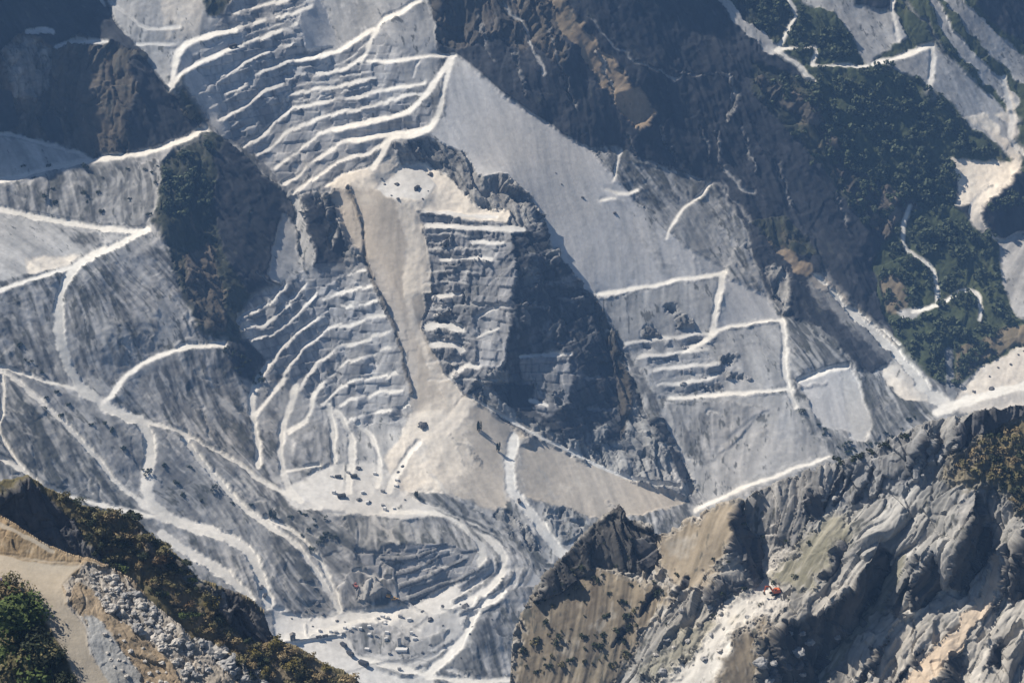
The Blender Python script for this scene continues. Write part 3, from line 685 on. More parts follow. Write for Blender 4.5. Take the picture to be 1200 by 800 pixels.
# haul roads
ROADS = [
 (9, [(-162,235),(0,214),(60,196),(112,187),(170,180),(214,166),(240,152)]), (5, [(218,130),(228,143),(243,155)]), (5, [(-160,130),(0,157),(60,170),(110,187)]),
 (9, [(-160,225),(0,246),(60,258),(110,268),(158,271),(173,268)]), ((8,14), [(173,268),(140,285),(105,303),(85,315),(72,340),(67,370),(70,400),(80,430),(95,455),(115,470),(142,486),(162,493)]),
 (7, [(-160,390),(0,341),(30,329),(82,314)]), (8, [(120,472),(132,463),(146,440),(166,425),(196,412),(226,405),(262,405)]),
 (7, [(162,493),(200,500),(240,521),(275,541),(310,565),(345,584)]), (14, [(162,492),(175,510),(178,535),(171,565),(176,590),(186,601),(211,612),(241,622),(276,633),(295,650),(301,670),(312,695),(314,708)]),
 (9, [(-160,400),(0,431),(30,455),(60,482),(90,510),(120,545),(145,575),(186,603)]), (7, [(2,440),(5,480),(-5,500),(10,530),(32,556)]),
 (7, [(-160,520),(0,535),(32,556),(62,576),(112,590),(186,606)]), (5, [(0,430),(50,446),(97,458)]),
 (9, [(215,515),(236,540),(266,575),(291,600),(321,620),(350,640),(361,655),(381,685),(396,716)]), (7, [(310,607),(346,621),(371,650),(391,690),(400,715)]),
 (13, [(190,625),(215,645),(245,660),(275,680),(292,702)]),
 (10, [(316,425),(299,450),(294,480),(300,510),(303,545)]), (8, [(334,443),(315,466),(298,486)]), (10, [(346,452),(335,490),(327,520),(330,550),(336,570),(352,586)]),
 (8, [(368,460),(362,490),(338,506)]), (9, [(384,474),(390,500),(391,540)]), (10, [(394,482),(410,505),(414,530),(408,575)]), (8, [(420,498),(437,515),(446,540),(442,570)]),
 (4, [(335,552),(375,545)]),
 (9, [(200,100),(204,80),(209,62),(222,50),(245,42),(275,35)]), (7, [(198,104),(212,84),(235,74),(256,63),(275,56)]),
 (7, [(425,72),(432,55),(441,34),(450,24),(470,14),(490,2)]), (7, [(347,70),(368,67),(395,61),(422,46),(438,34)]), (5, [(431,72),(464,73),(488,67),(512,66),(533,66)]),
 (8, [(392,151),(428,144),(479,133),(497,114),(512,93),(527,70)]), (9, [(410,165),(455,157),(500,153),(514,138),(519,114),(527,72)]), (8, [(500,153),(480,160),(462,160),(448,172)]),
 (3, [(491,72),(484,90)]), (5, [(455,105),(478,100),(497,98)]), (9, [(461,158),(448,180),(436,196)]),
 (6, [(700,345),(760,336),(800,326),(845,321)]), (10, [(848,320),(840,350),(834,390)]), (5, [(834,388),(870,379),(917,375)]), (9, [(917,375),(919,420),(922,455),(932,476)]),
 (7, [(840,388),(822,402),(800,412)]), (7, [(935,447),(965,436),(992,430)]), (6, [(785,466),(860,462),(928,456)]),
 ((4,7), [(972,535),(900,560),(850,580),(815,598)]), 
 ((7,15), [(955,322),(976,345),(1000,370),(1032,396),(1060,425),(1080,450),(1104,472)]), (4, [(1000,362),(1030,385),(1055,405)]),
 (6, [(1066,243),(1056,270),(1061,292),(1079,303),(1093,315),(1098,340),(1099,358)]), (6, [(1070,366),(1096,360),(1112,350),(1126,340),(1142,341),(1149,355),(1149,375)]),
 (13, [(602,515),(597,545),(597,575),(622,600),(658,648)]),
 (6, [(924,0),(936,15),(926,30),(916,50),(912,60)]), (5, [(916,57),(942,56),(961,53),(951,76)]), (7, [(910,58),(936,78),(952,97)]), (4, [(952,76),(985,78),(1016,77)]),
 (6, [(1048,-20),(1045,15),(1053,48)]), (7, [(1022,76),(1060,65),(1093,53)]), (8, [(1093,53),(1092,80),(1089,104)]), (7, [(1176,92),(1184,125)]), (8, [(1186,135),(1182,165),(1200,180)]),
 (4, [(710,222),(735,228),(747,223)]), (4, [(728,178),(718,212)]), (4, [(780,280),(792,256),(802,242),(822,230),(832,216)]), (4, [(703,235),(720,232)]),
 (12, [(1098,484),(1130,470),(1200,450),(1360,440)]), (9, [(455,575),(470,545),(490,520)]), (7, [(445,600),(520,600),(548,622)]),
]
M1.L('pale', (10,16), 20, 5, [(972,535),(900,560),(850,580),(815,600)], warp=4, soft=6)
M1.L('pale', 6, None, 0, [(830,545),(860,505),(905,485)], warp=4, soft=4, op=.6)
M1.L('rockbrown', 4, 60, 40, [(408,222),(416,240),(427,272),(426,300),(438,332),(458,378),(471,410),(481,460)], warp=3, soft=2.5, op=.8)
M1.P('grey', 26, 20, [(560,702),(600,694),(664,690),(700,690),(640,770),(600,870),(530,870),(552,800),(545,745)], 4, 4)
M1.P('pale', 16, 10, [(470,716),(550,706),(552,760),(530,800),(470,800),(440,770)], 4, 4, op=.7)
M1.P('sand', 30, 10, [(486,480),(520,470),(550,500),(560,545),(530,580),(480,580),(468,545)], 8, 8, op=.6)
for k_ in range(16):
    x_, y_ = random.uniform(520, 780), random.uniform(500, 590)
    M1.L(random.choice(('sand', 'pale', 'rock', 'sand')), (1.5, 4), None, 0, wig(x_, y_, random.uniform(8, 25), random.uniform(10, 30)), warp=5, soft=3, op=random.uniform(.3, .6))
# the banks, tiers and ramps round the valley pit
M1.P('greydark', 14, 15, [(398,604),(440,604),(500,616),(524,624),(520,640),(470,644),(432,646),(404,632)], 2)
M1.P('greydark', 38, 34, [(480,578),(520,578),(560,598),(604,620),(645,660),(690,690),(640,664),(600,640),(552,618),(515,600)], 2)
M1.L('floor', 3, 12, 20, [(498,590),(540,606),(585,628),(640,668)], warp=2, op=.8)
M1.L('greydark', 4, 60, 30, [(530,600),(575,618),(610,642),(650,680)], warp=2)
M1.P('rock', 40, 10, [(572,614),(585,598),(600,602),(618,624),(636,646),(622,644),(600,630)], 3)
M1.P('rock', 42, 10, [(634,598),(650,591),(668,596),(686,612),(680,628),(656,640)], 3)
M1.P('pitface', 56, -24, [(448,640),(520,636),(556,646),(562,668),(540,676),(510,690),(482,712),(466,702),(464,668),(444,652)], 1)
for p_ in ([(446,652),(475,656),(512,642)], [(465,672),(490,666),(515,650)], [(466,688),(500,676),(545,652)], [(470,704),(510,688),(556,668)]): M1.L('slate', 2.6, 8, 0, p_, warp=1); M1.L('rockshade', 2, 80, 15, [(x, y+2.6) for x, y in p_], warp=1, op=.8)  # thin dark line below each ledge paints its undercut shade
M1.P('floor', 4, 0, [(478,714),(520,692),(575,666),(586,672),(560,697),(520,717),(490,722)], 2)
M1.P('pitface', 74, 32, [(536,686),(560,672),(588,658),(584,670),(556,686),(540,692)], 1)
for k_, c_ in ((10, 'greydark'), (17, 'pale'), (24, 'greydark'), (31, 'slate'), (-12, 'grey'), (-18, 'floor')):
    M1.L(c_, 5, 50 if c_ == 'greydark' else 15, 30, [(545+k_*.3,606-k_*.2),(566+k_*.7,622-k_*.4),(590+k_*.8,642-k_*.3),(596+k_,668),(572+k_*.8,693+k_*.5),(536+k_*.3,713+k_*.7)], warp=3, soft=2, op=.75)
for k_ in range(5): M1.L(('slate','floor','grey','greydark','floor')[k_], 4, 30, 20, [(420+k_*6,765+k_*5),(450+k_*5,776+k_*5),(495,770+k_*6),(530-k_*4,752+k_*6)], warp=3, soft=2, op=.7)
M1.P('greydark', 34, 20, [(330,608),(392,612),(404,640),(392,660),(352,640)], 3, op=.8)
M1.P('greydark', 36, 20, [(322,650),(340,640),(362,664),(384,704),(372,716),(336,712)], 4, op=.7)
M1.P('grey', 36, 30, [(592,694),(622,688),(664,690),(652,740),(612,768),(578,742)], 4)
M1.P('greydark', 34, 20, [(506,790),(530,765),(575,748),(598,744),(594,762),(560,786),(512,806)], 3, op=.7)
M1.P('greydark', 30, 15, [(470,758),(500,748),(526,736),(520,750),(490,768),(468,772)], 3, op=.7)
M1.P('grey', 22, 5, [(404,742),(430,728),(464,734),(480,752),(458,768),(416,764)], 3, op=.8)
M1.L('road', 10, 6, 10, [(590,694),(560,712),(548,740),(530,765),(500,790)], warp=2, soft=3)
M1.L('road', 8, 6, 10, [(420,772),(470,782),(540,800),(620,795)], warp=2, soft=3)
for a_, b_, c_ in (((330,718),(380,722),(430,714)), ((400,790),(460,770),(500,775)), ((440,724),(455,742),(470,770)), ((500,722),(480,738),(478,760))): M1.L('slate', 2, 30, 10, [a_, b_, c_], warp=3, op=.6)
# many small old tracks, tips and ledges on the working slopes
for k_ in range(70):
    x_, y_ = random.uniform(-20, 330), random.uniform(300, 690)
    if y_ > 560+.55*x_*(x_ > 60)-20 or (190 < x_ < 300 and y_ < 420): continue
    M1.L('pale', random.uniform(1.6, 4.5), None, 0, wig(x_, y_, random.uniform(15, 50), random.uniform(15, 50)), warp=5, soft=2.5, op=random.uniform(.4, .8))
for k_ in range(36):
    x_, y_ = random.uniform(315, 660), random.uniform(590, 790)
    M1.L(random.choice(('pale', 'slate', 'grey', 'floor')), random.uniform(2, 7), random.choice((None, 10, 45)), random.uniform(-20, 40), wig(x_, y_, random.uniform(-20, 50), random.uniform(-12, 30)), warp=5, soft=2, op=random.uniform(.4, .8))
for k_ in range(30):
    x_, y_ = random.uniform(700, 940), random.uniform(360, 560)
    M1.L(random.choice(('pale', 'grey', 'floor')), random.uniform(1.6, 4), None, 0, wig(x_, y_, random.uniform(-10, 40), random.uniform(-10, 30)), warp=5, soft=2, op=random.uniform(.35, .7))
for k_ in range(36):   # fans of spilt stone on the dumps
    x_, y_ = random.uniform(700, 850), random.uniform(190, 300)
    M1.L('pale', (1.5, 5), None, 0, wig(x_, y_, random.uniform(10, 40), random.uniform(20, 45)), warp=4, soft=2.5, op=random.uniform(.3, .7))
ROADS_W = [(tuple(k*(.8 if max(w) < 12 else 1) for k in w) if isinstance(w, tuple) else w*(.8 if w < 12 else 1), q) for w, q in ROADS]
under = M1.n.copy()
for w_, p_ in ROADS_W:
    w_ = tuple(x*.95 for x in w_) if isinstance(w_, tuple) else w_*.95
    wm = max(w_) if isinstance(w_, tuple) else w_
    if wm >= 6: M1.L('pale', wm*1.9, None, 0, [(x+1.5, y+wm*.45) for x, y in p_], warp=6, soft=6, op=.5)
for w_, p_ in ROADS_W: M1.L('road', tuple(x*.95 for x in w_) if isinstance(w_, tuple) else w_*.95, 'road', 5, p_, warp=1.8, soft=2.0, under=under)
# breaks of line where nearer ground hides what lies behind it
M1.C([(118,-120),(122,0),(150,45),(197,103),(240,152),(290,192),(342,233)])
M1.C([(600,232),(637,262),(642,288),(692,346),(722,396),(748,456),(764,492),(800,540),(818,574)])
M1.C([(500,-140),(510,30),(514,62),(533,66),(560,86),(595,119),(640,146),(690,176)], .1)
M1.C([(862,-100),(870,30),(908,62),(952,97)], .1)
M1.S(42, [(-200,240),(60,260),(190,280),(250,400),(330,480),(420,640),(380,730),(300,720),(-200,640)])
M1.S(30, [(-200,150),(180,190),(185,265),(-200,240)])
M1.S(34, [(690,176),(832,214),(900,345),(1010,440),(940,470),(840,330)])
M1.solve((480,740), 1200.0)
M1.finish(60.0, 1)
M1.build()

# ------------------------------------------------------------------ 2. the scrub covered ridge, near left
M2 = Sheet(-160, 470, 500, 900, 1.1)
M2.P('nscrub', 36, 15, [(-300,400),(600,400),(600,1000),(-300,1000)], 0)
M2.P('ncliff', 74, 30, [(-200,540),(0,578),(28,567),(44,571),(62,588),(85,608),(105,640),(128,652),(142,690),(100,720),(0,660),(-200,600)])
M2.P('tan', 40, 10, [(148,622),(170,618),(190,640),(180,655),(155,648)], op=.6)
M2.P('tan', 38, 0, [(190,688),(215,690),(245,722),(235,735),(205,715)], op=.6)
M2.P('ncliff', 62, 40, [(160,612),(190,640),(222,672),(240,690),(210,684),(175,660)], op=.7)
M2.P('pale', 38, 10, [(205,672),(225,668),(240,686),(228,690)], op=.6)
M2.P('ncliff', 74, 42, [(236,690),(262,690),(290,704),(314,722),(320,756),(300,754),(272,735),(250,712)])
M2.P('ngrey', 60, 0, [(247,692),(262,692),(268,716),(256,712)])
M2.P('ntan', 34, -15, [(252,736),(266,735),(300,757),(340,780),(352,800),(320,800),(285,765)], op=.7)
M2.P('nscrub', 62, 45, [(160,690),(200,700),(230,742),(290,790),(330,850),(250,830),(200,760)])
M2.P('ncliff', 66, 40, [(228,748),(262,762),(300,790),(330,830),(260,820),(232,780)])
M2.L('nrock', 5, 45, -20, [(228,752),(262,768),(300,800)], warp=5, op=.8)
M2.P('ntan', 34, 10, [(335,765),(372,778),(415,802),(460,860),(400,860),(350,800)], op=.5)
M2.solve((200,680), 480.0)
M2.finish(22.0, 2)
S2 = [(-170,545),(0,566),(28,563),(42,566),(60,574),(75,580),(95,594),(112,598),(130,604),(150,606),(168,618),(185,636),(205,650),(220,668),(236,684),(262,690),(290,703),(310,718),(316,740),(322,752),(345,760),(375,778),(400,790),(425,806),(480,860),(490,1000),(-300,1000),(-300,545)]
def keepmask(sh, pts, warp):
    sl, w = sh.mask(pts, warp, 1.0)
    k = np.zeros(sh.sh, bool); k[sl] = w > .5
    return k
BACK = ((4, -1.5), (10, -9), (24, -30), (60, -70))
M2.build(keepmask(M2, S2, 2.0), BACK)

# ------------------------------------------------------------------ 3. the spur with the dirt road, nearest on the left
M3 = Sheet(-160, 360, 560, 900, .9)
M3.P('earth', 28, 50, [(-300,400),(600,400),(600,1000),(-300,1000)], 0)
M3.P('earth', 34, -5, [(-300,580),(0,600),(55,636),(100,657),(60,662),(0,652),(-300,640)])
M3.L('dirtroad', 5, 8, 0, [(-100,590),(0,614),(30,628),(62,646)], op=.9)
M3.P('nscrub', 38, -25, [(-300,680),(0,682),(34,698),(44,708),(66,747),(94,800),(130,900),(-300,1000)])
M3.P('rubble', 32, 48, [(97,662),(130,666),(200,716),(260,782),(340,880),(150,880),(128,800),(103,764),(77,708),(74,684)])
M3.P('earth', 32, 40, [(88,680),(108,690),(125,715),(160,735),(200,775),(230,830),(190,830),(150,780),(105,735),(82,705)], op=.8)
M3.P('bluegrey', 34, 30, [(98,720),(112,722),(135,750),(165,790),(170,830),(130,810),(108,766)])
M3.P('dirtroad', 6, 0, [(-300,640),(0,648),(60,658),(97,660),(86,670),(73,686),(77,708),(100,735),(104,764),(128,800),(170,880),(120,890),(92,800),(66,748),(46,708),(32,700),(0,680),(-300,670)], 1.5)
M3.L('earth', 3, 20, -40, [(0,648),(40,658),(70,661),(97,660)], op=.7)
M3.L('pale', 2.5, 15, -30, [(95,722),(104,740),(106,766)], op=.7)
M3.solve((80,720), 330.0)
M3.finish(8.0, 3)
S3 = [(-300,585),(0,604),(30,622),(55,638),(80,650),(97,655),(112,659),(132,667),(150,678),(168,692),(185,712),(205,732),(225,750),(245,770),(265,788),(290,812),(330,860),(345,1000),(-300,1000)]
M3.build(keepmask(M3, S3, 1.2), ((2, -.8), (5, -5), (12, -16), (30, -40)))

# ------------------------------------------------------------------ 4. the broken rock ridge, near right
M4 = Sheet(550, 1360, 420, 900, 1.1); M4.dw, M4.ds = 11.0, 8.0
M4.P('nrock', 40, -45, [(300,300),(1500,300),(1500,1000),(300,1000)], 0)
M4.P('nbrown', 42, -8, [(560,870),(598,800),(612,722),(650,668),(690,660),(760,680),(792,700),(745,760),(700,830),(690,880)])
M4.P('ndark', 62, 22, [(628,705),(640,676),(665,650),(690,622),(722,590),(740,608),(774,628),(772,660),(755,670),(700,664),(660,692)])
M4.P('ncliff', 74, 50, [(742,632),(765,625),(773,640),(768,662),(752,668),(744,655)])
M4.P('ntan', 38, -28, [(774,628),(800,612),(866,586),(870,622),(852,650),(832,690),(802,692),(776,668)])
M4.P('ngrey', 46, -26, [(866,592),(905,568),(968,544),(1040,516),(1085,500),(1110,530),(1060,575),(1000,592),(960,622),(930,640),(897,655),(876,625)])
M4.P('ncliff', 84, 60, [(856,606),(868,588),(872,622),(886,628),(895,660),(897,686),(882,690),(872,668),(858,645)])
M4.P('ncliff', 72, 45, [(945,578),(962,572),(964,600),(952,612),(942,604)])
for x, y in ((985,556),(1000,552),(1022,550),(1082,520),(1100,510)): M4.L('ncliff', (6,3), 70, 40, [(x,y),(x-12,y+26),(x-22,y+40)], warp=3)
M4.P('nscree', 36, -20, [(893,655),(925,648),(915,672),(900,686),(896,675)])
M4.P('ngreen', 40, -35, [(962,606),(990,600),(1000,620),(980,650),(955,690),(925,690),(905,682),(930,648)])
M4.P('ncliff', 74, 50, [(982,634),(994,640),(990,662),(968,684),(962,678),(975,660)])
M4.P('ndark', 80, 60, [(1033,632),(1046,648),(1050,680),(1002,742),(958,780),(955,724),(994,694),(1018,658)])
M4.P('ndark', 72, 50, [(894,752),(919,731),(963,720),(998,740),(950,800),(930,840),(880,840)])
M4.P('nscree', 9, 0, [(866,704),(876,696),(890,686),(907,690),(922,703),(908,711),(870,712)])
M4.P('nscree', 37, -32, [(842,706),(870,706),(921,708),(912,722),(882,736),(860,748),(848,775),(838,800),(800,860),(740,860),(770,802),(802,775),(830,745),(845,725)])
M4.P('ngreen', 38, -35, [(800,740),(832,722),(842,735),(800,775),(765,800),(750,790)], op=.8)
M4.P('nbrown', 46, 15, [(846,775),(870,742),(905,730),(892,760),(885,840),(825,840)])
M4.P('ncliff', 74, 35, [(826,692),(845,678),(872,676),(876,690),(850,700),(828,704)])
for a_, b_ in (((805,680),(790,712)),((845,705),(820,735)),((770,690),(750,720)),((730,735),(720,760))): M4.L('ncliff', (7,4), 72, 40, [a_, b_], warp=4)
M4.L('ngreen', (10,20), 42, -45, [(1060,655),(1036,705),(1006,738),(974,778),(930,840)], warp=5)
M4.L('nsand', (14,30), 42, -35, [(1170,660),(1163,694),(1147,714),(1117,755),(1086,786),(1050,840)], warp=6)
M4.L('nrock', (30,40), 44, -40, [(1126,692),(1096,708),(1058,746),(1024,805)], warp=6)
M4.L('nscree', 12, 42, -45, [(1195,740),(1165,765),(1140,800)], warp=6, op=.7)
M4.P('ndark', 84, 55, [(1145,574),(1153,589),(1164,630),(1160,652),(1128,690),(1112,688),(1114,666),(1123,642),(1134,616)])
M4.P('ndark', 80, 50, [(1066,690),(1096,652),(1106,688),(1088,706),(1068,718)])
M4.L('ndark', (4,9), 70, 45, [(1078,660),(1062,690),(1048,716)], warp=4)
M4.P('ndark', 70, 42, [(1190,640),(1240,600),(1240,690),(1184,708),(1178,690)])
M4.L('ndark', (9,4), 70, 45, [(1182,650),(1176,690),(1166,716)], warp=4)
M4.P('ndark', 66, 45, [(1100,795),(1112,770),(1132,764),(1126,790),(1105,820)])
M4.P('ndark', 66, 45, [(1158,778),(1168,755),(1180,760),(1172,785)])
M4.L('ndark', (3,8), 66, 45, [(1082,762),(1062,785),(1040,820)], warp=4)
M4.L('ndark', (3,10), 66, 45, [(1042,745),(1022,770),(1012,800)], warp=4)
M4.P('nscrub', 40, -15, [(1105,555),(1136,518),(1200,488),(1500,440),(1500,650),(1220,640),(1192,600),(1168,575),(1150,565),(1128,575)])
M4.P('ncliff', 60, 35, [(1117,502),(1150,478),(1200,470),(1230,470),(1200,488),(1140,514),(1116,532)])
M4.P('ntan', 36, -25, [(1112,548),(1136,524),(1160,516),(1150,545),(1120,566)], op=.7)
M4.solve((900,690), 700.0)
M4.finish(40.0, 4, 1.0, .62, .035, 1.35, .15)
S4 = [(560,900),(590,850),(598,800),(601,770),(604,745),(612,722),(628,692),(640,676),(665,650),(690,622),(705,606),(716,600),(722,594),(730,602),(738,610),(752,612),(764,618),(774,628),(790,620),(800,612),(830,600),(855,591),(866,588),(872,588),(880,582),(905,570),(940,556),(968,546),(1000,538),(1030,522),(1060,508),(1100,493),(1140,483),(1160,480),(1200,474),(1500,420),(1500,1000),(560,1000)]
M4.build(keepmask(M4, S4, 2.0), ((5, -2), (12, -10), (30, -40), (80, -100)))

# ------------------------------------------------------------------ 5. low ground under everything, and the air
def plain_mesh(name, V, F, mat, kind=None):
    me = bpy.data.meshes.new(name); me.from_pydata(V, [], F); me.update()
    if mat: me.materials.append(mat)
    o = bpy.data.objects.new(name, me); COL.objects.link(o)
    if kind: o['kind'] = kind
    return o
def simple_mat(name, col, rough=.8, var=.25, scale=.5, metal=0):
    m = bpy.data.materials.new(name); m.use_nodes = True
    nt = m.node_tree; b = nt.nodes['Principled BSDF']
    b.inputs['Roughness'].default_value = rough; b.inputs['Metallic'].default_value = metal
    n = nt.nodes.new('ShaderNodeTexNoise'); n.inputs['Scale'].default_value = scale; n.inputs['Detail'].default_value = 5
    tc = nt.nodes.new('ShaderNodeTexCoord'); nt.links.new(tc.outputs['Object'], n.inputs['Vector'])
    r = nt.nodes.new('ShaderNodeValToRGB')
    r.color_ramp.elements[0].position = .3; r.color_ramp.elements[1].position = .7
    r.color_ramp.elements[0].color = tuple(c*(1-var) for c in col)+(1,)
    r.color_ramp.elements[1].color = tuple(min(1, c*(1+var)) for c in col)+(1,)
    nt.links.new(n.outputs[0], r.inputs[0]); nt.links.new(r.outputs[0], b.inputs['Base Color'])
    return m
plain_mesh('valley_ground', [(-2500,-400,60),(2500,-400,60),(2500,3200,60),(-2500,3200,60)], [(0,1,2,3)], simple_mat('bare_ground', (.22,.22,.21), scale=.02), 'structure')
hz = plain_mesh('haze', [(x, y, z) for z in (50, 1000) for x, y in ((-2600,-500),(2600,-500),(2600,3300),(-2600,3300))],
    [(3,2,1,0),(4,5,6,7),(0,1,5,4),(1,2,6,5),(2,3,7,6),(3,0,4,7)], None, 'stuff')
hm = bpy.data.materials.new('haze'); hm.use_nodes = True
for n in list(hm.node_tree.nodes):
    if n.type == 'BSDF_PRINCIPLED': hm.node_tree.nodes.remove(n)
pv = hm.node_tree.nodes.new('ShaderNodeVolumePrincipled')
pv.inputs['Color'].default_value = (.26,.50,.95,1)
pv.inputs['Density'].default_value = 0.00011
hm.node_tree.links.new(pv.outputs[0], hm.node_tree.nodes['Material Output'].inputs['Volume'])
hz.data.materials.append(hm)

# ------------------------------------------------------------------ 6. growing things
def link(name, me, mat=None, parent=None):
    o = bpy.data.objects.new(name, me); COL.objects.link(o)
    if mat is not None and not me.materials: me.materials.append(mat)
    if parent is not None: o.parent = parent
    return o
def tag(o, label, cat, group=None):
    o['label'] = label; o['category'] = cat
    if group: o['group'] = group
    return o
def leaf_mat(name, col, var=.5):
    m = bpy.data.materials.new(name); m.use_nodes = True
    nt = m.node_tree; b = nt.nodes['Principled BSDF']
    b.inputs['Roughness'].default_value = .8; b.inputs['Specular IOR Level'].default_value = .2
    tc = nt.nodes.new('ShaderNodeTexCoord'); oi = nt.nodes.new('ShaderNodeObjectInfo')
    n = nt.nodes.new('ShaderNodeTexNoise'); n.inputs['Scale'].default_value = 1.3; n.inputs['Detail'].default_value = 4
    ad = nt.nodes.new('ShaderNodeVectorMath'); ad.operation = 'ADD'
    nt.links.new(tc.outputs['Object'], ad.inputs[0]); nt.links.new(oi.outputs['Location'], ad.inputs[1])
    nt.links.new(ad.outputs[0], n.inputs['Vector'])
    r = nt.nodes.new('ShaderNodeValToRGB')
    r.color_ramp.elements[0].position = .32; r.color_ramp.elements[1].position = .68
    r.color_ramp.elements[0].color = tuple(c*(1-var) for c in col)+(1,)
    r.color_ramp.elements[1].color = tuple(c*(1+var) for c in col)+(1,)
    nt.links.new(n.outputs[0], r.inputs[0]); nt.links.new(r.outputs[0], b.inputs['Base Color'])
    return m
LEAF = {'dark': leaf_mat('dark_leaves', (.036,.046,.024)), 'green': leaf_mat('green_leaves', (.075,.105,.03)), 'olive': leaf_mat('olive_leaves', (.15,.135,.066)),
        'yellow': leaf_mat('yellow_leaves', (.16,.135,.04)), 'dry': leaf_mat('dry_leaves', (.24,.19,.105)), 'rust': leaf_mat('rusty_leaves', (.14,.095,.05)),
        'far': leaf_mat('far_leaves', (.07,.088,.05), .6), 'purple': leaf_mat('purple_flowers', (.13,.10,.24))}
BARK = simple_mat('bark', (.09,.07,.055), scale=3)
def leaf_blob(seed, n, size, tall=1.0, lobes=5, up=.35):
    """leaf-sized quads through an uneven crown of several lobes, radius about 1, base at z=0"""
    rg = np.random.RandomState(seed)
    lc = rg.normal(size=(lobes, 3))*np.array([.42, .42, .30*tall]); lc[:, 2] = np.abs(lc[:, 2])+.45*tall
    lr = rg.uniform(.32, .62, lobes)
    k = rg.randint(0, lobes, n)
    d = rg.normal(size=(n, 3)); d /= np.linalg.norm(d, axis=1)[:, None]
    rad = lr[k]*rg.uniform(.45, 1.08, n)
    c = lc[k]+d*rad[:, None]*np.array([1, 1, tall*.9])
    c[:, 2] = np.maximum(c[:, 2], .04+.1*rg.rand(n))
    nn = d+rg.normal(size=(n, 3))*.55+np.array([0, 0, up]); nn /= np.linalg.norm(nn, axis=1)[:, None]
    a = np.cross(nn, rg.normal(size=(n, 3))); a /= np.linalg.norm(a, axis=1)[:, None]
    b = np.cross(nn, a)
    sz = (size*rg.uniform(.6, 1.5, n))[:, None]
    q = np.stack([c-a*sz, c-b*sz*.7, c+a*sz, c+b*sz*.7], 1).reshape(-1, 3)
    return q
def quads_mesh(name, q):
    me = bpy.data.meshes.new(name); n = len(q)//4
    me.vertices.add(4*n); me.vertices.foreach_set('co', q.astype(np.float32).ravel())
    me.loops.add(4*n); me.loops.foreach_set('vertex_index', np.arange(4*n, dtype=np.int32))
    me.polygons.add(n); me.polygons.foreach_set('loop_start', np.arange(0, 4*n, 4, dtype=np.int32))
    me.update(calc_edges=True)
    return me
import bmesh
def tube(bm, p0, p1, r0, r1, seg=6):
    p0 = Vector(p0); p1 = Vector(p1); d = (p1-p0).normalized()
    a = d.orthogonal().normalized(); b = d.cross(a)
    r = []
    for p, rr in ((p0, r0), (p1, r1)):
        r.append([bm.verts.new(p+(a*math.cos(t)+b*math.sin(t))*rr) for t in (i*2*math.pi/seg for i in range(seg))])
    for i in range(seg): bm.faces.new((r[0][i], r[0][(i+1) % seg], r[1][(i+1) % seg], r[1][i]))
    bm.faces.new(r[0][::-1]); bm.faces.new(r[1])
def to_mesh(bm, name):
    bmesh.ops.recalc_face_normals(bm, faces=bm.faces)
    me = bpy.data.meshes.new(name); bm.to_mesh(me); bm.free(); return me
def stem_mesh(seed, tall=1.0):
    rg = random.Random(seed); bm = bmesh.new()
    top = Vector((rg.uniform(-.1,.1), rg.uniform(-.1,.1), .55*tall)); tube(bm, (0,0,-.15), top, .07, .035)
    for i in range(5):
        a = rg.uniform(0, 6.28); b = Vector((math.cos(a)*.4, math.sin(a)*.4, rg.uniform(.5,.9)*tall))
        s0 = Vector((0,0,-.15)).lerp(top, rg.uniform(.3,1)); tube(bm, s0, b, .03, .01, 5)
    return to_mesh(bm, 'stem')
BUSH_BIG = [quads_mesh('foliage', leaf_blob(20+i, 1500, .055, (.8,1.0,1.15,.9)[i], 7)) for i in range(4)]
BUSH_MID = [quads_mesh('foliage', leaf_blob(40+i, 420, .10, (.75,.9,1.05,.65)[i], 6)) for i in range(4)]
BUSH_SML = [quads_mesh('shrub', leaf_blob(60+i, 120, .19, (.75,.95,.7,1.1)[i], 4)) for i in range(4)]
STEMS = [stem_mesh(80+i) for i in range(4)]
for m_ in STEMS: m_.materials.append(BARK)
_coloured = {}
def in_colour(me, col):
    k = (me.name, col)
    if k not in _coloured:
        m = me.copy(); m.materials.clear(); m.materials.append(LEAF[col]); _coloured[k] = m
    return _coloured[k]
def bush(name, pos, r, col, label, cat, group, big=False, tall=1.0):
    i = random.randrange(4)
    root = bpy.data.objects.new(name, None); COL.objects.link(root); root.empty_display_size = .1
    root.location = Vector(pos)-Vector((0, 0, r*.12)); root.rotation_euler = (0, 0, random.uniform(0, 6.28)); root.scale = (r, r, r*tall)
    tag(root, label, cat, group)
    link('foliage', in_colour((BUSH_BIG if big else BUSH_MID)[i], col), None, root)
    link('stem', STEMS[i], None, root)
    return root
def shrub(name, pos, r, col, label, group, tall=1.0):
    o = link(name, in_colour(BUSH_SML[random.randrange(4)], col))
    o.location = Vector(pos)-Vector((0, 0, r*.15)); o.rotation_euler = (0, 0, random.uniform(0, 6.28)); o.scale = (r, r, r*tall)
    return tag(o, label, 'shrub', group)
def inside(poly, u, v):
    c = False
    for (x0, y0), (x1, y1) in zip(poly, poly[1:]+poly[:1]):
        if (y0 > v) != (y1 > v) and u < (x1-x0)*(v-y0)/(y1-y0)+x0: c = not c
    return c
def scatter(poly, n, gap=0, rg=random):
    xs = [p[0] for p in poly]; ys = [p[1] for p in poly]; out = []; tries = 0
    while len(out) < n and tries < n*60:
        tries += 1
        u = rg.uniform(min(xs), max(xs)); v = rg.uniform(min(ys), max(ys))
        if inside(poly, u, v) and all((u-a)**2+(v-b)**2 > gap*gap for a, b in out): out.append((u, v))
    return sorted(out, key=lambda q: q[1])
def pick(d): return random.choices(list(d), list(d.values()))[0]
def areas(polys): return lambda u, v: any(inside(p, u, v) for p in polys)

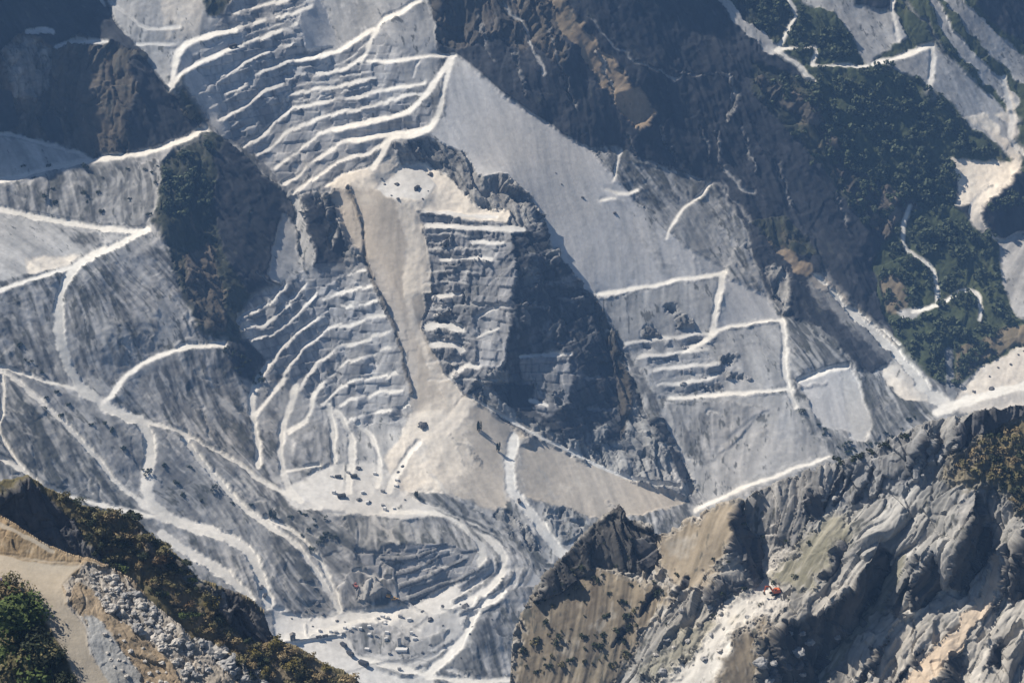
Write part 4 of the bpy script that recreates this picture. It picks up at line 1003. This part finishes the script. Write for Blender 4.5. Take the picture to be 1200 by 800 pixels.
# 6a. bushes at the bottom left, below the dirt road
for u, v, r, c, lb in ((14,742,6.5,'green','tall bright green bush at the left edge below the dirt road'), (30,742,4.2,'green','green bush with leaves lit along its top, lower left'),
        (14,708,3.4,'dry','brown dry bush at the edge of the dirt road, top of the bush clump'), (40,770,4.6,'dark','dark green bush hanging over the lower road bend'),
        (12,790,6.0,'green','green bush in the bottom left corner'), (56,786,3.4,'dark','dark bush closest to the road at the bottom edge'),
        (32,800,5.5,'olive','olive bush at the bottom edge among darker bushes'), (72,806,2.8,'dark','dark bush cut by the bottom edge beside the road'),
        (4,704,3.6,'olive','olive bush under the purple flowering shrub'), (28,716,2.6,'dark','small dark bush where the road starts to bend')):
    bush('bush', M3.at(u, v), r, c, lb, 'bush', 'bushes below the dirt road', True)
bush('flowering_shrub', M3.at(4, 688), 1.5, 'purple', 'purple flowering shrub at the left edge of the dirt road', 'shrub', None, True)
# 6b. bushes on the scrub ridge
no = areas([[(-200,540),(0,578),(28,567),(44,571),(62,588),(85,608),(105,640),(128,652),(142,690),(100,720),(0,660),(-200,600)], [(236,688),(262,690),(290,704),(314,722),(320,756),(300,754),(272,735),(250,712)]])
R2 = [(62,577),(110,598),(150,606),(185,636),(222,668),(246,700),(275,738),(318,757),(372,778),(418,804),(300,804),(240,752),(200,706),(160,684),(132,664),(120,640),(95,606)]
for u, v in scatter(R2, 105, 8):
    if no(u, v): continue
    if u < 240: c = pick({'dark': 2.5, 'olive': 5, 'green': 1.5, 'rust': 1.2, 'dry': 2.0})
    else: c = pick({'olive': 4, 'dry': 4, 'yellow': 2, 'dark': 1})
    nm = {'dark': 'dark green', 'olive': 'olive green', 'green': 'mid green', 'rust': 'rusty brown', 'dry': 'dry brown', 'yellow': 'yellowish'}[c]
    wh = 'on the crest of the scrub ridge' if v < 565+.62*(u-60)+24 else ('on the lower end of the scrub ridge' if u > 240 else 'on the flank of the scrub ridge')
    bush('bush', M2.at(u, v), random.uniform(1.3, 2.9), c, nm+' bush '+wh, 'bush', nm+' bushes '+wh, False, random.uniform(.7, 1.15))
for u, v in scatter([(95,600),(140,640),(150,690),(110,660)], 10, 9):
    bush('bush', M2.at(u, v), random.uniform(1.2, 2.0), 'dark', 'dark bush below the shaded cliff of the scrub ridge', 'bush', 'dark bushes below the ridge cliff')
bush('bush', M2.at(352,790), 2.4, 'yellow', 'yellow autumn bush at the bottom tip of the scrub ridge', 'bush', None)
bush('bush', M2.at(338,784), 2.2, 'olive', 'olive bush beside the yellow autumn bush', 'bush', None)
# 6c. shrubs on the brown slope and on the top of the near right ridge
B4 = [(605,795),(618,722),(652,672),(690,662),(755,676),(785,700),(745,760),(700,800)]
for u, v in scatter(B4, 75, 4): shrub('shrub', M4.at(u, v), (.5+1.5*random.random()**2), pick({'dark': 5, 'olive': 2}), 'small dark shrub on the brown slope of the near ridge', 'shrubs on the brown slope')
for u, v in scatter([(1118,548),(1140,522),(1195,492),(1200,600),(1185,590),(1165,562)], 45, 7):
    c = pick({'dark': 4, 'dry': 3, 'olive': 3})
    shrub('shrub', M4.at(u, v), random.uniform(1.2, 2.6), c, {'dark': 'dark', 'dry': 'dry brown', 'olive': 'olive'}[c]+' shrub at the top right of the near ridge', {'dark': 'dark', 'dry': 'dry', 'olive': 'olive'}[c]+' shrubs on the ridge top')
for u, v in scatter([(690,640),(780,620),(860,600),(950,620),(960,690),(800,740),(720,780)], 30, 14): shrub('shrub', M4.at(u, v), random.uniform(.7, 1.3), 'dark', 'small dark shrub among the grey rocks of the near ridge', 'shrubs among the ridge rocks')
for u, v in ((1010,532),(1022,528),(1040,522),(1062,512),(985,540),(1000,538)): shrub('shrub', M4.at(u, v+3), random.uniform(1.6, 2.6), 'dark', 'dark shrub on the grey skyline of the near ridge', 'shrubs on the ridge skyline')
# 6d. shrubs on the quarry slopes
for poly, n, lb in (([(175,200),(235,165),(250,200),(240,250),(200,250)], 26, 'dark shrub under the bend of the upper left road'), ([(10,385),(60,440),(150,520),(260,560),(330,600),(250,600),(120,530),(40,470)], 24, 'dark shrub on the grey slope between the haul roads'),
        ([(330,592),(390,612),(410,640),(360,645)], 14, 'dark shrub on the dark bank above the pit'), ([(260,410),(300,420),(310,450),(280,450)], 14, 'dark shrub at the foot of the shaded cliff'),
        ([(930,480),(1000,520),(1060,490),(1100,480),(1000,545)], 20, 'dark shrub in the gully behind the near ridge'), ([(20,190),(170,195),(180,255),(60,250)], 16, 'dark shrub on the scree under the upper road')):
    for u, v in scatter(poly, n, 5): shrub('shrub', M1.at(u, v), random.uniform(1.2, 2.8), 'dark', lb, lb.replace('dark shrub', 'shrubs'))
def conifer(u, v, h, label):
    root = bpy.data.objects.new('cypress_tree', None); COL.objects.link(root); root.location = M1.at(u, v); tag(root, label, 'tree')
    bm = bmesh.new(); tube(bm, (0,0,-.5), (0,0,h*.8), .22, .05); link('trunk', to_mesh(bm, 'trunk'), BARK, root)
    q = leaf_blob(int(u), 260, .16, 1.0, 5); q = q*np.array([h*.20, h*.20, h*.78]); link('crown', quads_mesh('crown', q), LEAF['dark'], root)
conifer(320, 609, 8.5, 'dark narrow tree standing alone on the grey slope left of the pit')
conifer(562, 506, 9.0, 'dark narrow tree on the tan spoil cone, upper one')
conifer(584, 530, 7.5, 'dark narrow tree on the tan spoil cone, lower one')
conifer(488, 584, 6.5, 'dark narrow tree at the lower edge of the white yard')
# 6e. the far woods, past counting
FA = [[(1032,292),(1062,252),(1116,242),(1150,276),(1172,288),(1186,372),(1150,430),(1118,452),(1062,422),(1030,330)], [(948,82),(1015,80),(1040,78),(1075,94),(1110,129),(1180,192),(1116,192),(1118,242),(1082,246),(1040,222),(1000,192),(962,142)],
      [(866,0),(925,-4),(930,14),(912,46),(884,40)], [(930,20),(975,20),(1010,70),(955,72),(918,52)], [(1098,60),(1120,70),(1165,120),(1150,118)], [(890,90),(960,110),(1010,160),(1080,245),(1050,290),(1010,260),(940,170)], [(190,195),(240,160),(250,200),(244,250),(205,262)], [(1190,200),(1230,170),(1300,260),(1200,270),(1165,240)]]
rg = np.random.RandomState(5); qs = []
for k, (poly, n) in enumerate(zip(FA, (1100, 1200, 200, 260, 90, 420, 120, 260))):
    base = [leaf_blob(300+10*k+i, 44, .30, (.7,1.0,1.4,.85,1.2)[i], (3,5,4,6,3)[i]) for i in range(5)]
    for u, v in scatter(poly, n, 0):
        u += rg.normal()*5; v += rg.normal()*5
        j = int((v-M1.vs[0])/M1.h); i = int((u-M1.us[0])/M1.h)
        if any(GROUPS[g_] in ('haul_road', 'scree_slope', 'spoil_slope') for g_ in (M1.grp[j, i], M1.grp[j+3, i], M1.grp[j+1, i+2], M1.grp[j+1, i-2])): continue
        if perlin(np.array([[u/14., v/14., .5]]))[0] < -.06: continue
        r = 1.1+3.4*rg.rand()**1.7; q = base[rg.randint(5)]*np.array([r, r, r*1.15]); a = rg.uniform(0, 6.28)
        q = q@np.array([[math.cos(a), math.sin(a), 0], [-math.sin(a), math.cos(a), 0], [0, 0, 1]]); qs.append(q+M1.at(u, v)-np.array([0, 0, .4]))
fo = link('forest', quads_mesh('forest', np.concatenate(qs)), LEAF['far']); fo['kind'] = 'stuff'

# ------------------------------------------------------------------ 7. boulders and cut blocks
STONE = {'pale': simple_mat('pale_stone', (.46,.44,.41), scale=1.2), 'grey': simple_mat('grey_stone', (.30,.30,.30), scale=1.2), 'dark': simple_mat('dark_stone', (.10,.10,.105), scale=1.0), 'marble': simple_mat('white_marble', (.62,.61,.59), scale=.8, var=.12)}
def rock_mesh(seed, flat=.7):
    bm = bmesh.new(); bmesh.ops.create_icosphere(bm, subdivisions=3, radius=1)
    V = np.array([v.co[:] for v in bm.verts]); f1, _ = facets(V*1.1+seed*3.7); f2, _ = facets(V*2.5+seed)
    rr = 1+f1*.33+f2*.12
    for v, k in zip(bm.verts, rr): v.co *= float(k); v.co.z *= flat
    return to_mesh(bm, 'boulder')
ROCKS = [rock_mesh(i, (.6,.8,.7,.55,.9,.65)[i]) for i in range(6)]
def boulder(pos, r, col, label, group):
    k = random.randrange(6); key = ('rock', k, col)
    if key not in _coloured:
        m = ROCKS[k].copy(); m.materials.append(STONE[col]); _coloured[key] = m
    o = link('boulder', _coloured[key]); o.location = Vector(pos)+Vector((0, 0, r*.05)); o.scale = (r*random.uniform(.8, 1.3), r, r)
    o.rotation_euler = (random.uniform(-.3, .3), random.uniform(-.3, .3), random.uniform(0, 6.28))
    return tag(o, label, 'boulder', group)
RB = [(112,664),(132,672),(168,700),(196,726),(236,770),(250,790),(215,790),(180,748),(140,728),(112,700),(100,680)]
for u, v in scatter(RB, 150, 3.6):
    big_ = random.random()
    up_ = u-112 < (v-664)*1.0+10
    boulder(M3.at(u, v), .2+.75*big_**3, pick({'pale': 3, 'grey': 2}), ('large' if big_ > .75 else 'small')+' angular boulder on the rubble slope beside the dirt road', ('large' if big_ > .75 else 'small')+' boulders on the rubble slope')
for u, v in scatter([(110,740),(150,742),(235,800),(140,800)], 25, 6): boulder(M3.at(u, v), random.uniform(.2, .5), 'pale', 'small stone on the tan earth slope right of the road', 'stones on the earth slope')
for u, v in scatter([(228,750),(262,764),(300,792),(320,806),(262,806)], 26, 6): boulder(M2.at(u, v), random.uniform(.8, 1.9), pick({'grey': 2, 'pale': 1}), 'grey boulder along the dark bank behind the rubble slope', 'boulders along the dark bank')
for u, v in scatter([(800,700),(900,712),(850,780),(780,800),(770,770)], 16, 7): boulder(M4.at(u, v), random.uniform(.5, 1.3), pick({'pale': 2, 'grey': 2}), 'boulder on the white scree below the orange excavator', 'boulders on the white scree')
for u, v in scatter([(890,740),(990,735),(940,800),(890,800)], 16, 7): boulder(M4.at(u, v), random.uniform(.8, 2.2), pick({'dark': 2, 'grey': 2}), 'rough boulder in the shaded gully of the near ridge', 'boulders in the shaded gully')
for poly, n, c, lb in (([(330,700),(400,705),(410,735),(345,735)], 12, 'dark', 'dark boulder at the foot of the rough left bank'), ([(470,712),(560,705),(640,700),(600,760),(480,790)], 16, 'dark', 'dark boulder on the lower valley floor'),
        ([(400,540),(470,545),(520,590),(440,606),(390,590)], 6, 'dark', 'dark boulder on the white yard below the quarry'), ([(800,400),(870,395),(900,450),(790,455)], 10, 'grey', 'grey boulder in the small right quarry'),
        ([(1110,470),(1150,432),(1200,410),(1200,455)], 7, 'dark', 'dark boulder on the white slope at the right edge'), ([(440,205),(510,205),(500,235),(450,235)], 9, 'dark', 'dark boulder on the bright heap above the chute'),
        ([(640,170),(690,200),(740,260),(650,250)], 4, 'dark', 'dark boulder lying on the smooth spoil slope'), ([(505,345),(550,345),(540,455),(510,430)], 12, 'pale', 'pale boulder at the left foot of the rock pillar')):
    for u, v in scatter(poly, n, 5): boulder(M1.at(u, v), .6+1.9*random.random()**2.5, c, lb, lb.replace('boulder', 'boulders'))
boulder(M1.at(497, 500), 2.7, 'dark', 'largest dark boulder, at the foot of the tan chute', None)
def block_mesh(seed):
    rg_ = random.Random(seed); bm = bmesh.new(); bmesh.ops.create_cube(bm, size=1)
    for v in bm.verts: v.co += Vector((rg_.uniform(-.06,.06), rg_.uniform(-.06,.06), rg_.uniform(-.05,.05)))
    bmesh.ops.bevel(bm, geom=bm.edges[:], offset=.035, segments=1, affect='EDGES')
    return to_mesh(bm, 'marble_block')
BLOCKS = [block_mesh(i) for i in range(4)]
for m_ in BLOCKS[:2]: m_.materials.append(STONE['marble'])
for m_ in BLOCKS[2:]: m_.materials.append(STONE['grey'])
def block(u, v, sx, sy, sz, k, label, group, rz=None):
    o = link('marble_block', BLOCKS[k]); p = Vector(M1.at(u, v)); o.location = p+Vector((0, 0, sz*.42)); o.scale = (sx, sy, sz)
    o.rotation_euler = (0, 0, random.uniform(-.5, .5) if rz is None else rz); return tag(o, label, 'stone block', group)
for poly, n, lb in (([(345,742),(400,735),(450,722),(500,718),(500,724),(450,734),(400,748)], 16, 'squared block in the row along the edge of the valley road'), ([(380,548),(470,552),(470,600),(400,600)], 12, 'squared block standing in the white yard below the quarry'),
        ([(405,752),(470,730),(500,742),(470,790)], 10, 'squared block beside the round heap on the valley floor')):
    for u, v in scatter(poly, n, 4):
        k = random.randrange(4); block(u, v, random.uniform(1.4, 2.8), random.uniform(1.2, 2), random.uniform(1, 2), k, ('white ' if k < 2 else 'grey ')+lb, ('white ' if k < 2 else 'grey ')+lb.replace('block', 'blocks'))
block(468, 756, 2.0, 1.6, 6.0, 2, 'upright grey slab standing beside the round heap', None)
block(471, 762, 7, 3, 1.6, 0, 'long low white block in front of the upright slab', None)

# ------------------------------------------------------------------ 8. machines
PAINT = {'orange': simple_mat('orange_paint', (.58,.13,.045), .5, .12), 'yellow': simple_mat('yellow_paint', (.62,.33,.05), .5, .12), 'dark': simple_mat('dark_paint', (.035,.037,.042), .5, .2), 'white': simple_mat('white_paint', (.7,.7,.7), .45, .05), 'red': simple_mat('red_paint', (.34,.12,.09), .5, .12)}
TYRE = simple_mat('tyre_rubber', (.02,.02,.02), .9, .2); STEEL = simple_mat('worn_steel', (.16,.15,.14), .5, .3, 2, .6)
GLASS = simple_mat('cab_glass', (.03,.04,.05), .1, .1)
def box(bm, cx, cy, cz, sx, sy, sz, taper=1.0, bev=.06):
    r = bmesh.ops.create_cube(bm, size=1); vs = r['verts']
    for v in vs:
        t = taper if v.co.z > 0 else 1
        v.co = Vector((cx+v.co.x*sx*t, cy+v.co.y*sy*t, cz+v.co.z*sz))
    if bev: bmesh.ops.bevel(bm, geom=list({e for v in vs for e in v.link_edges}), offset=bev, segments=2, affect='EDGES')
def prism(bm, prof, y0, y1):
    a = [bm.verts.new((x, y0, z)) for x, z in prof]; b = [bm.verts.new((x, y1, z)) for x, z in prof]
    n = len(prof); bm.faces.new(a); bm.faces.new(b[::-1])
    for i in range(n): bm.faces.new((a[i], b[i], b[(i+1) % n], a[(i+1) % n]))
def part(name, fn, mat, parent, bev=0):
    bm = bmesh.new(); fn(bm); me = to_mesh(bm, name); o = link(name, me, mat, parent); return o
def root_at(name, pos, rz, sc, label, cat, group=None):
    o = bpy.data.objects.new(name, None); COL.objects.link(o); o.location = pos; o.rotation_euler = (0, 0, rz); o.scale = (sc,)*3
    o.empty_display_size = .2; return tag(o, label, cat, group)
def wheel(parent, x, y, r, w):
    def t(bm): tube(bm, (x, y-w/2, r), (x, y+w/2, r), r, r, 14)
    o = part('wheel', t, TYRE, parent)
    def h(bm): tube(bm, (x, y-w/2-.02, r), (x, y+w/2+.02, r), r*.5, r*.5, 10)
    part('rim', h, STEEL, o)
def excavator(pos, rz, sc, paint, label, group=None):
    r = root_at('excavator', pos, rz, sc, label, 'excavator', group)
    for sy in (-1, 1):
        part('track', lambda bm: prism(bm, [(-1.7,.1),(-1.3,-.05),(1.3,-.05),(1.7,.1),(1.85,.4),(1.65,.72),(1.2,.8),(-1.2,.8),(-1.65,.72),(-1.85,.4)], sy*.85-.28, sy*.85+.28), TYRE, r)
    part('undercarriage', lambda bm: box(bm, 0, 0, .62, 1.8, 1.2, .45), STEEL, r)
    part('body', lambda bm: (box(bm, -.45, 0, 1.32, 2.7, 2.2, .75), box(bm, -.9, -.1, 1.85, 1.6, 1.9, .5)), PAINT[paint], r)
    part('counterweight', lambda bm: prism(bm, [(-1.85,1.0),(-2.25,1.15),(-2.35,1.5),(-2.2,1.95),(-1.85,1.95)], -1.1, 1.1), PAINT['dark'], r)
    c = part('cab', lambda bm: prism(bm, [(-.1,1.7),(1.0,1.7),(1.05,2.2),(.75,2.95),(-.1,2.95)], .15, 1.05), PAINT[paint], r)
    part('window', lambda bm: (prism(bm, [(.08,2.1),(.85,2.1),(.66,2.8),(.08,2.8)], 1.052, 1.07), prism(bm, [(1.04,1.85),(1.065,2.2),(.80,2.85),(.775,2.85)], .25, .95)), GLASS, c)
    part('boom', lambda bm: prism(bm, [(.7,1.45),(1.1,1.4),(2.2,3.2),(3.9,3.75),(3.85,4.05),(2.0,3.75),(1.75,3.5)], -.42, -.08), PAINT[paint], r)
    part('stick', lambda bm: prism(bm, [(3.7,4.15),(4.05,4.1),(4.45,1.7),(4.2,1.65),(3.75,3.4)], -.38, -.12), PAINT[paint], r)
    part('bucket', lambda bm: prism(bm, [(4.15,1.75),(4.55,1.75),(4.75,1.2),(4.5,.7),(3.85,.55),(3.95,1.0),(4.1,1.3)], -.75, .25), STEEL, r)
    part('hydraulic_ram', lambda bm: (tube(bm, (1.3,-.5,1.5), (2.3,-.5,3.3), .09, .06), tube(bm, (2.2,-.25,3.85), (3.7,-.25,4.3), .09, .06)), STEEL, r)
    return r
def dump_truck(pos, rz, sc, paint, label, group=None):
    r = root_at('dump_truck', pos, rz, sc, label, 'dump truck', group)
    part('chassis', lambda bm: box(bm, 0, 0, .95, 6.6, 1.1, .4), STEEL, r)
    part('dump_bed', lambda bm: prism(bm, [(1.2,1.3),(-3.2,1.45),(-3.6,2.6),(1.3,3.0),(2.9,3.15),(2.9,3.0),(1.4,2.75)], -1.45, 1.45), PAINT[paint], r)
    c = part('cab', lambda bm: prism(bm, [(1.6,1.0),(3.5,1.0),(3.6,1.7),(3.2,2.75),(1.6,2.75)], -1.2, 1.2), PAINT[paint], r)
    part('window', lambda bm: (prism(bm, [(3.56,1.85),(3.25,2.62),(3.29,2.62),(3.6,1.85)], -1.05, 1.05), prism(bm, [(2.0,1.85),(3.3,1.85),(3.1,2.6),(2.0,2.6)], -1.22, -1.2), prism(bm, [(2.0,1.85),(3.3,1.85),(3.1,2.6),(2.0,2.6)], 1.2, 1.22)), GLASS, c)
    for x in (2.5, -1.3, -2.5):
        for y in (-1.1, 1.1): wheel(r, x, y, .68, .5)
    return r
def wheel_loader(pos, rz, sc, paint, label, group=None):
    r = root_at('wheel_loader', pos, rz, sc, label, 'wheel loader', group)
    part('body', lambda bm: (box(bm, -1.3, 0, 1.5, 2.6, 1.7, 1.1), box(bm, 1.2, 0, 1.2, 1.8, 1.2, .7)), PAINT[paint], r)
    c = part('cab', lambda bm: box(bm, -.1, 0, 2.5, 1.3, 1.4, 1.4, .85), PAINT[paint], r)
    part('window', lambda bm: (box(bm, .56, 0, 2.6, .04, 1.1, .8, 1, 0), box(bm, -.1, .69, 2.6, .9, .04, .8, 1, 0), box(bm, -.1, -.69, 2.6, .9, .04, .8, 1, 0)), GLASS, c)
    part('lift_arm', lambda bm: (prism(bm, [(1.2,1.8),(3.2,.8),(3.2,.5),(1.2,1.4)], -.6, -.4), prism(bm, [(1.2,1.8),(3.2,.8),(3.2,.5),(1.2,1.4)], .4, .6)), PAINT[paint], r)
    part('bucket', lambda bm: prism(bm, [(3.0,.2),(4.3,.1),(3.5,.45),(3.3,.8),(3.4,1.3),(3.0,1.1)], -1.4, 1.4), STEEL, r)
    for x in (1.6, -1.5):
        for y in (-1.05, 1.05): wheel(r, x, y, .8, .6)
    return r
excavator(Vector(M4.at(909, 699))+Vector((0,0,.2)), R(200), .95, 'orange', 'orange excavator parked on the pale rock ledge of the near ridge')
excavator(M1.at(454, 703), R(160), .95, 'yellow', 'yellow excavator at the foot of the grey pit wall')
wheel_loader(M1.at(462, 706), R(20), .8, 'yellow', 'yellow wheel loader beside the excavator under the pit wall')
wheel_loader(M1.at(416, 690), R(120), 1.0, 'red', 'red wheel loader on the white floor left of the pit')
for u, v, a, sc, lb in ((307,690,80,.55,'dark dump truck going down the white ramp on the left, upper of the two'), (310,698,80,.55,'dark dump truck going down the white ramp on the left, lower of the two'),
        (403,757,-50,.75,'dark dump truck on the valley floor, first of the row of three'), (411,768,-50,.8,'dark dump truck on the valley floor, middle of the row of three'), (426,779,-35,.95,'dark dump truck on the valley floor, last and nearest of the row of three'),
        (373,748,10,.5,'dark dump truck on the valley road, left of a pair'), (381,747,10,.5,'dark dump truck on the valley road, right of a pair'), (273,56,30,.9,'dark dump truck on a bench road high in the upper left quarry'),
        (608,588,100,.6,'dark dump truck at the foot of the white road between the spoil cones'), (397,560,0,.6,'dark dump truck on the left of the white yard'), (415,560,10,.65,'dark dump truck in the middle of the white yard'), (400,583,10,.8,'dark dump truck at the front of the white yard'),
        (489,222,60,.7,'dark dump truck on the bright heap above the tan chute')):
    dump_truck(M1.at(u, v), R(a), sc, 'dark', lb, 'dump trucks in the quarry')
def hut(pos, rz, label):
    r = root_at('hut', pos, rz, 1, label, 'hut')
    part('wall', lambda bm: box(bm, 0, 0, 1.6, 3.0, 2.4, 3.6), PAINT['dark'], r)
    part('roof', lambda bm: prism(bm, [(-1.8,3.35),(0,4.3),(1.8,3.35),(1.8,3.5),(0,4.5),(-1.8,3.5)], -1.5, 1.5), STEEL, r)
    part('door', lambda bm: box(bm, 0, -1.23, 1.1, .9, .06, 2.0, 1, 0), STEEL, r)
hut(M1.at(343, 749), .2, 'small dark hut beside the valley road below the scrub ridge')
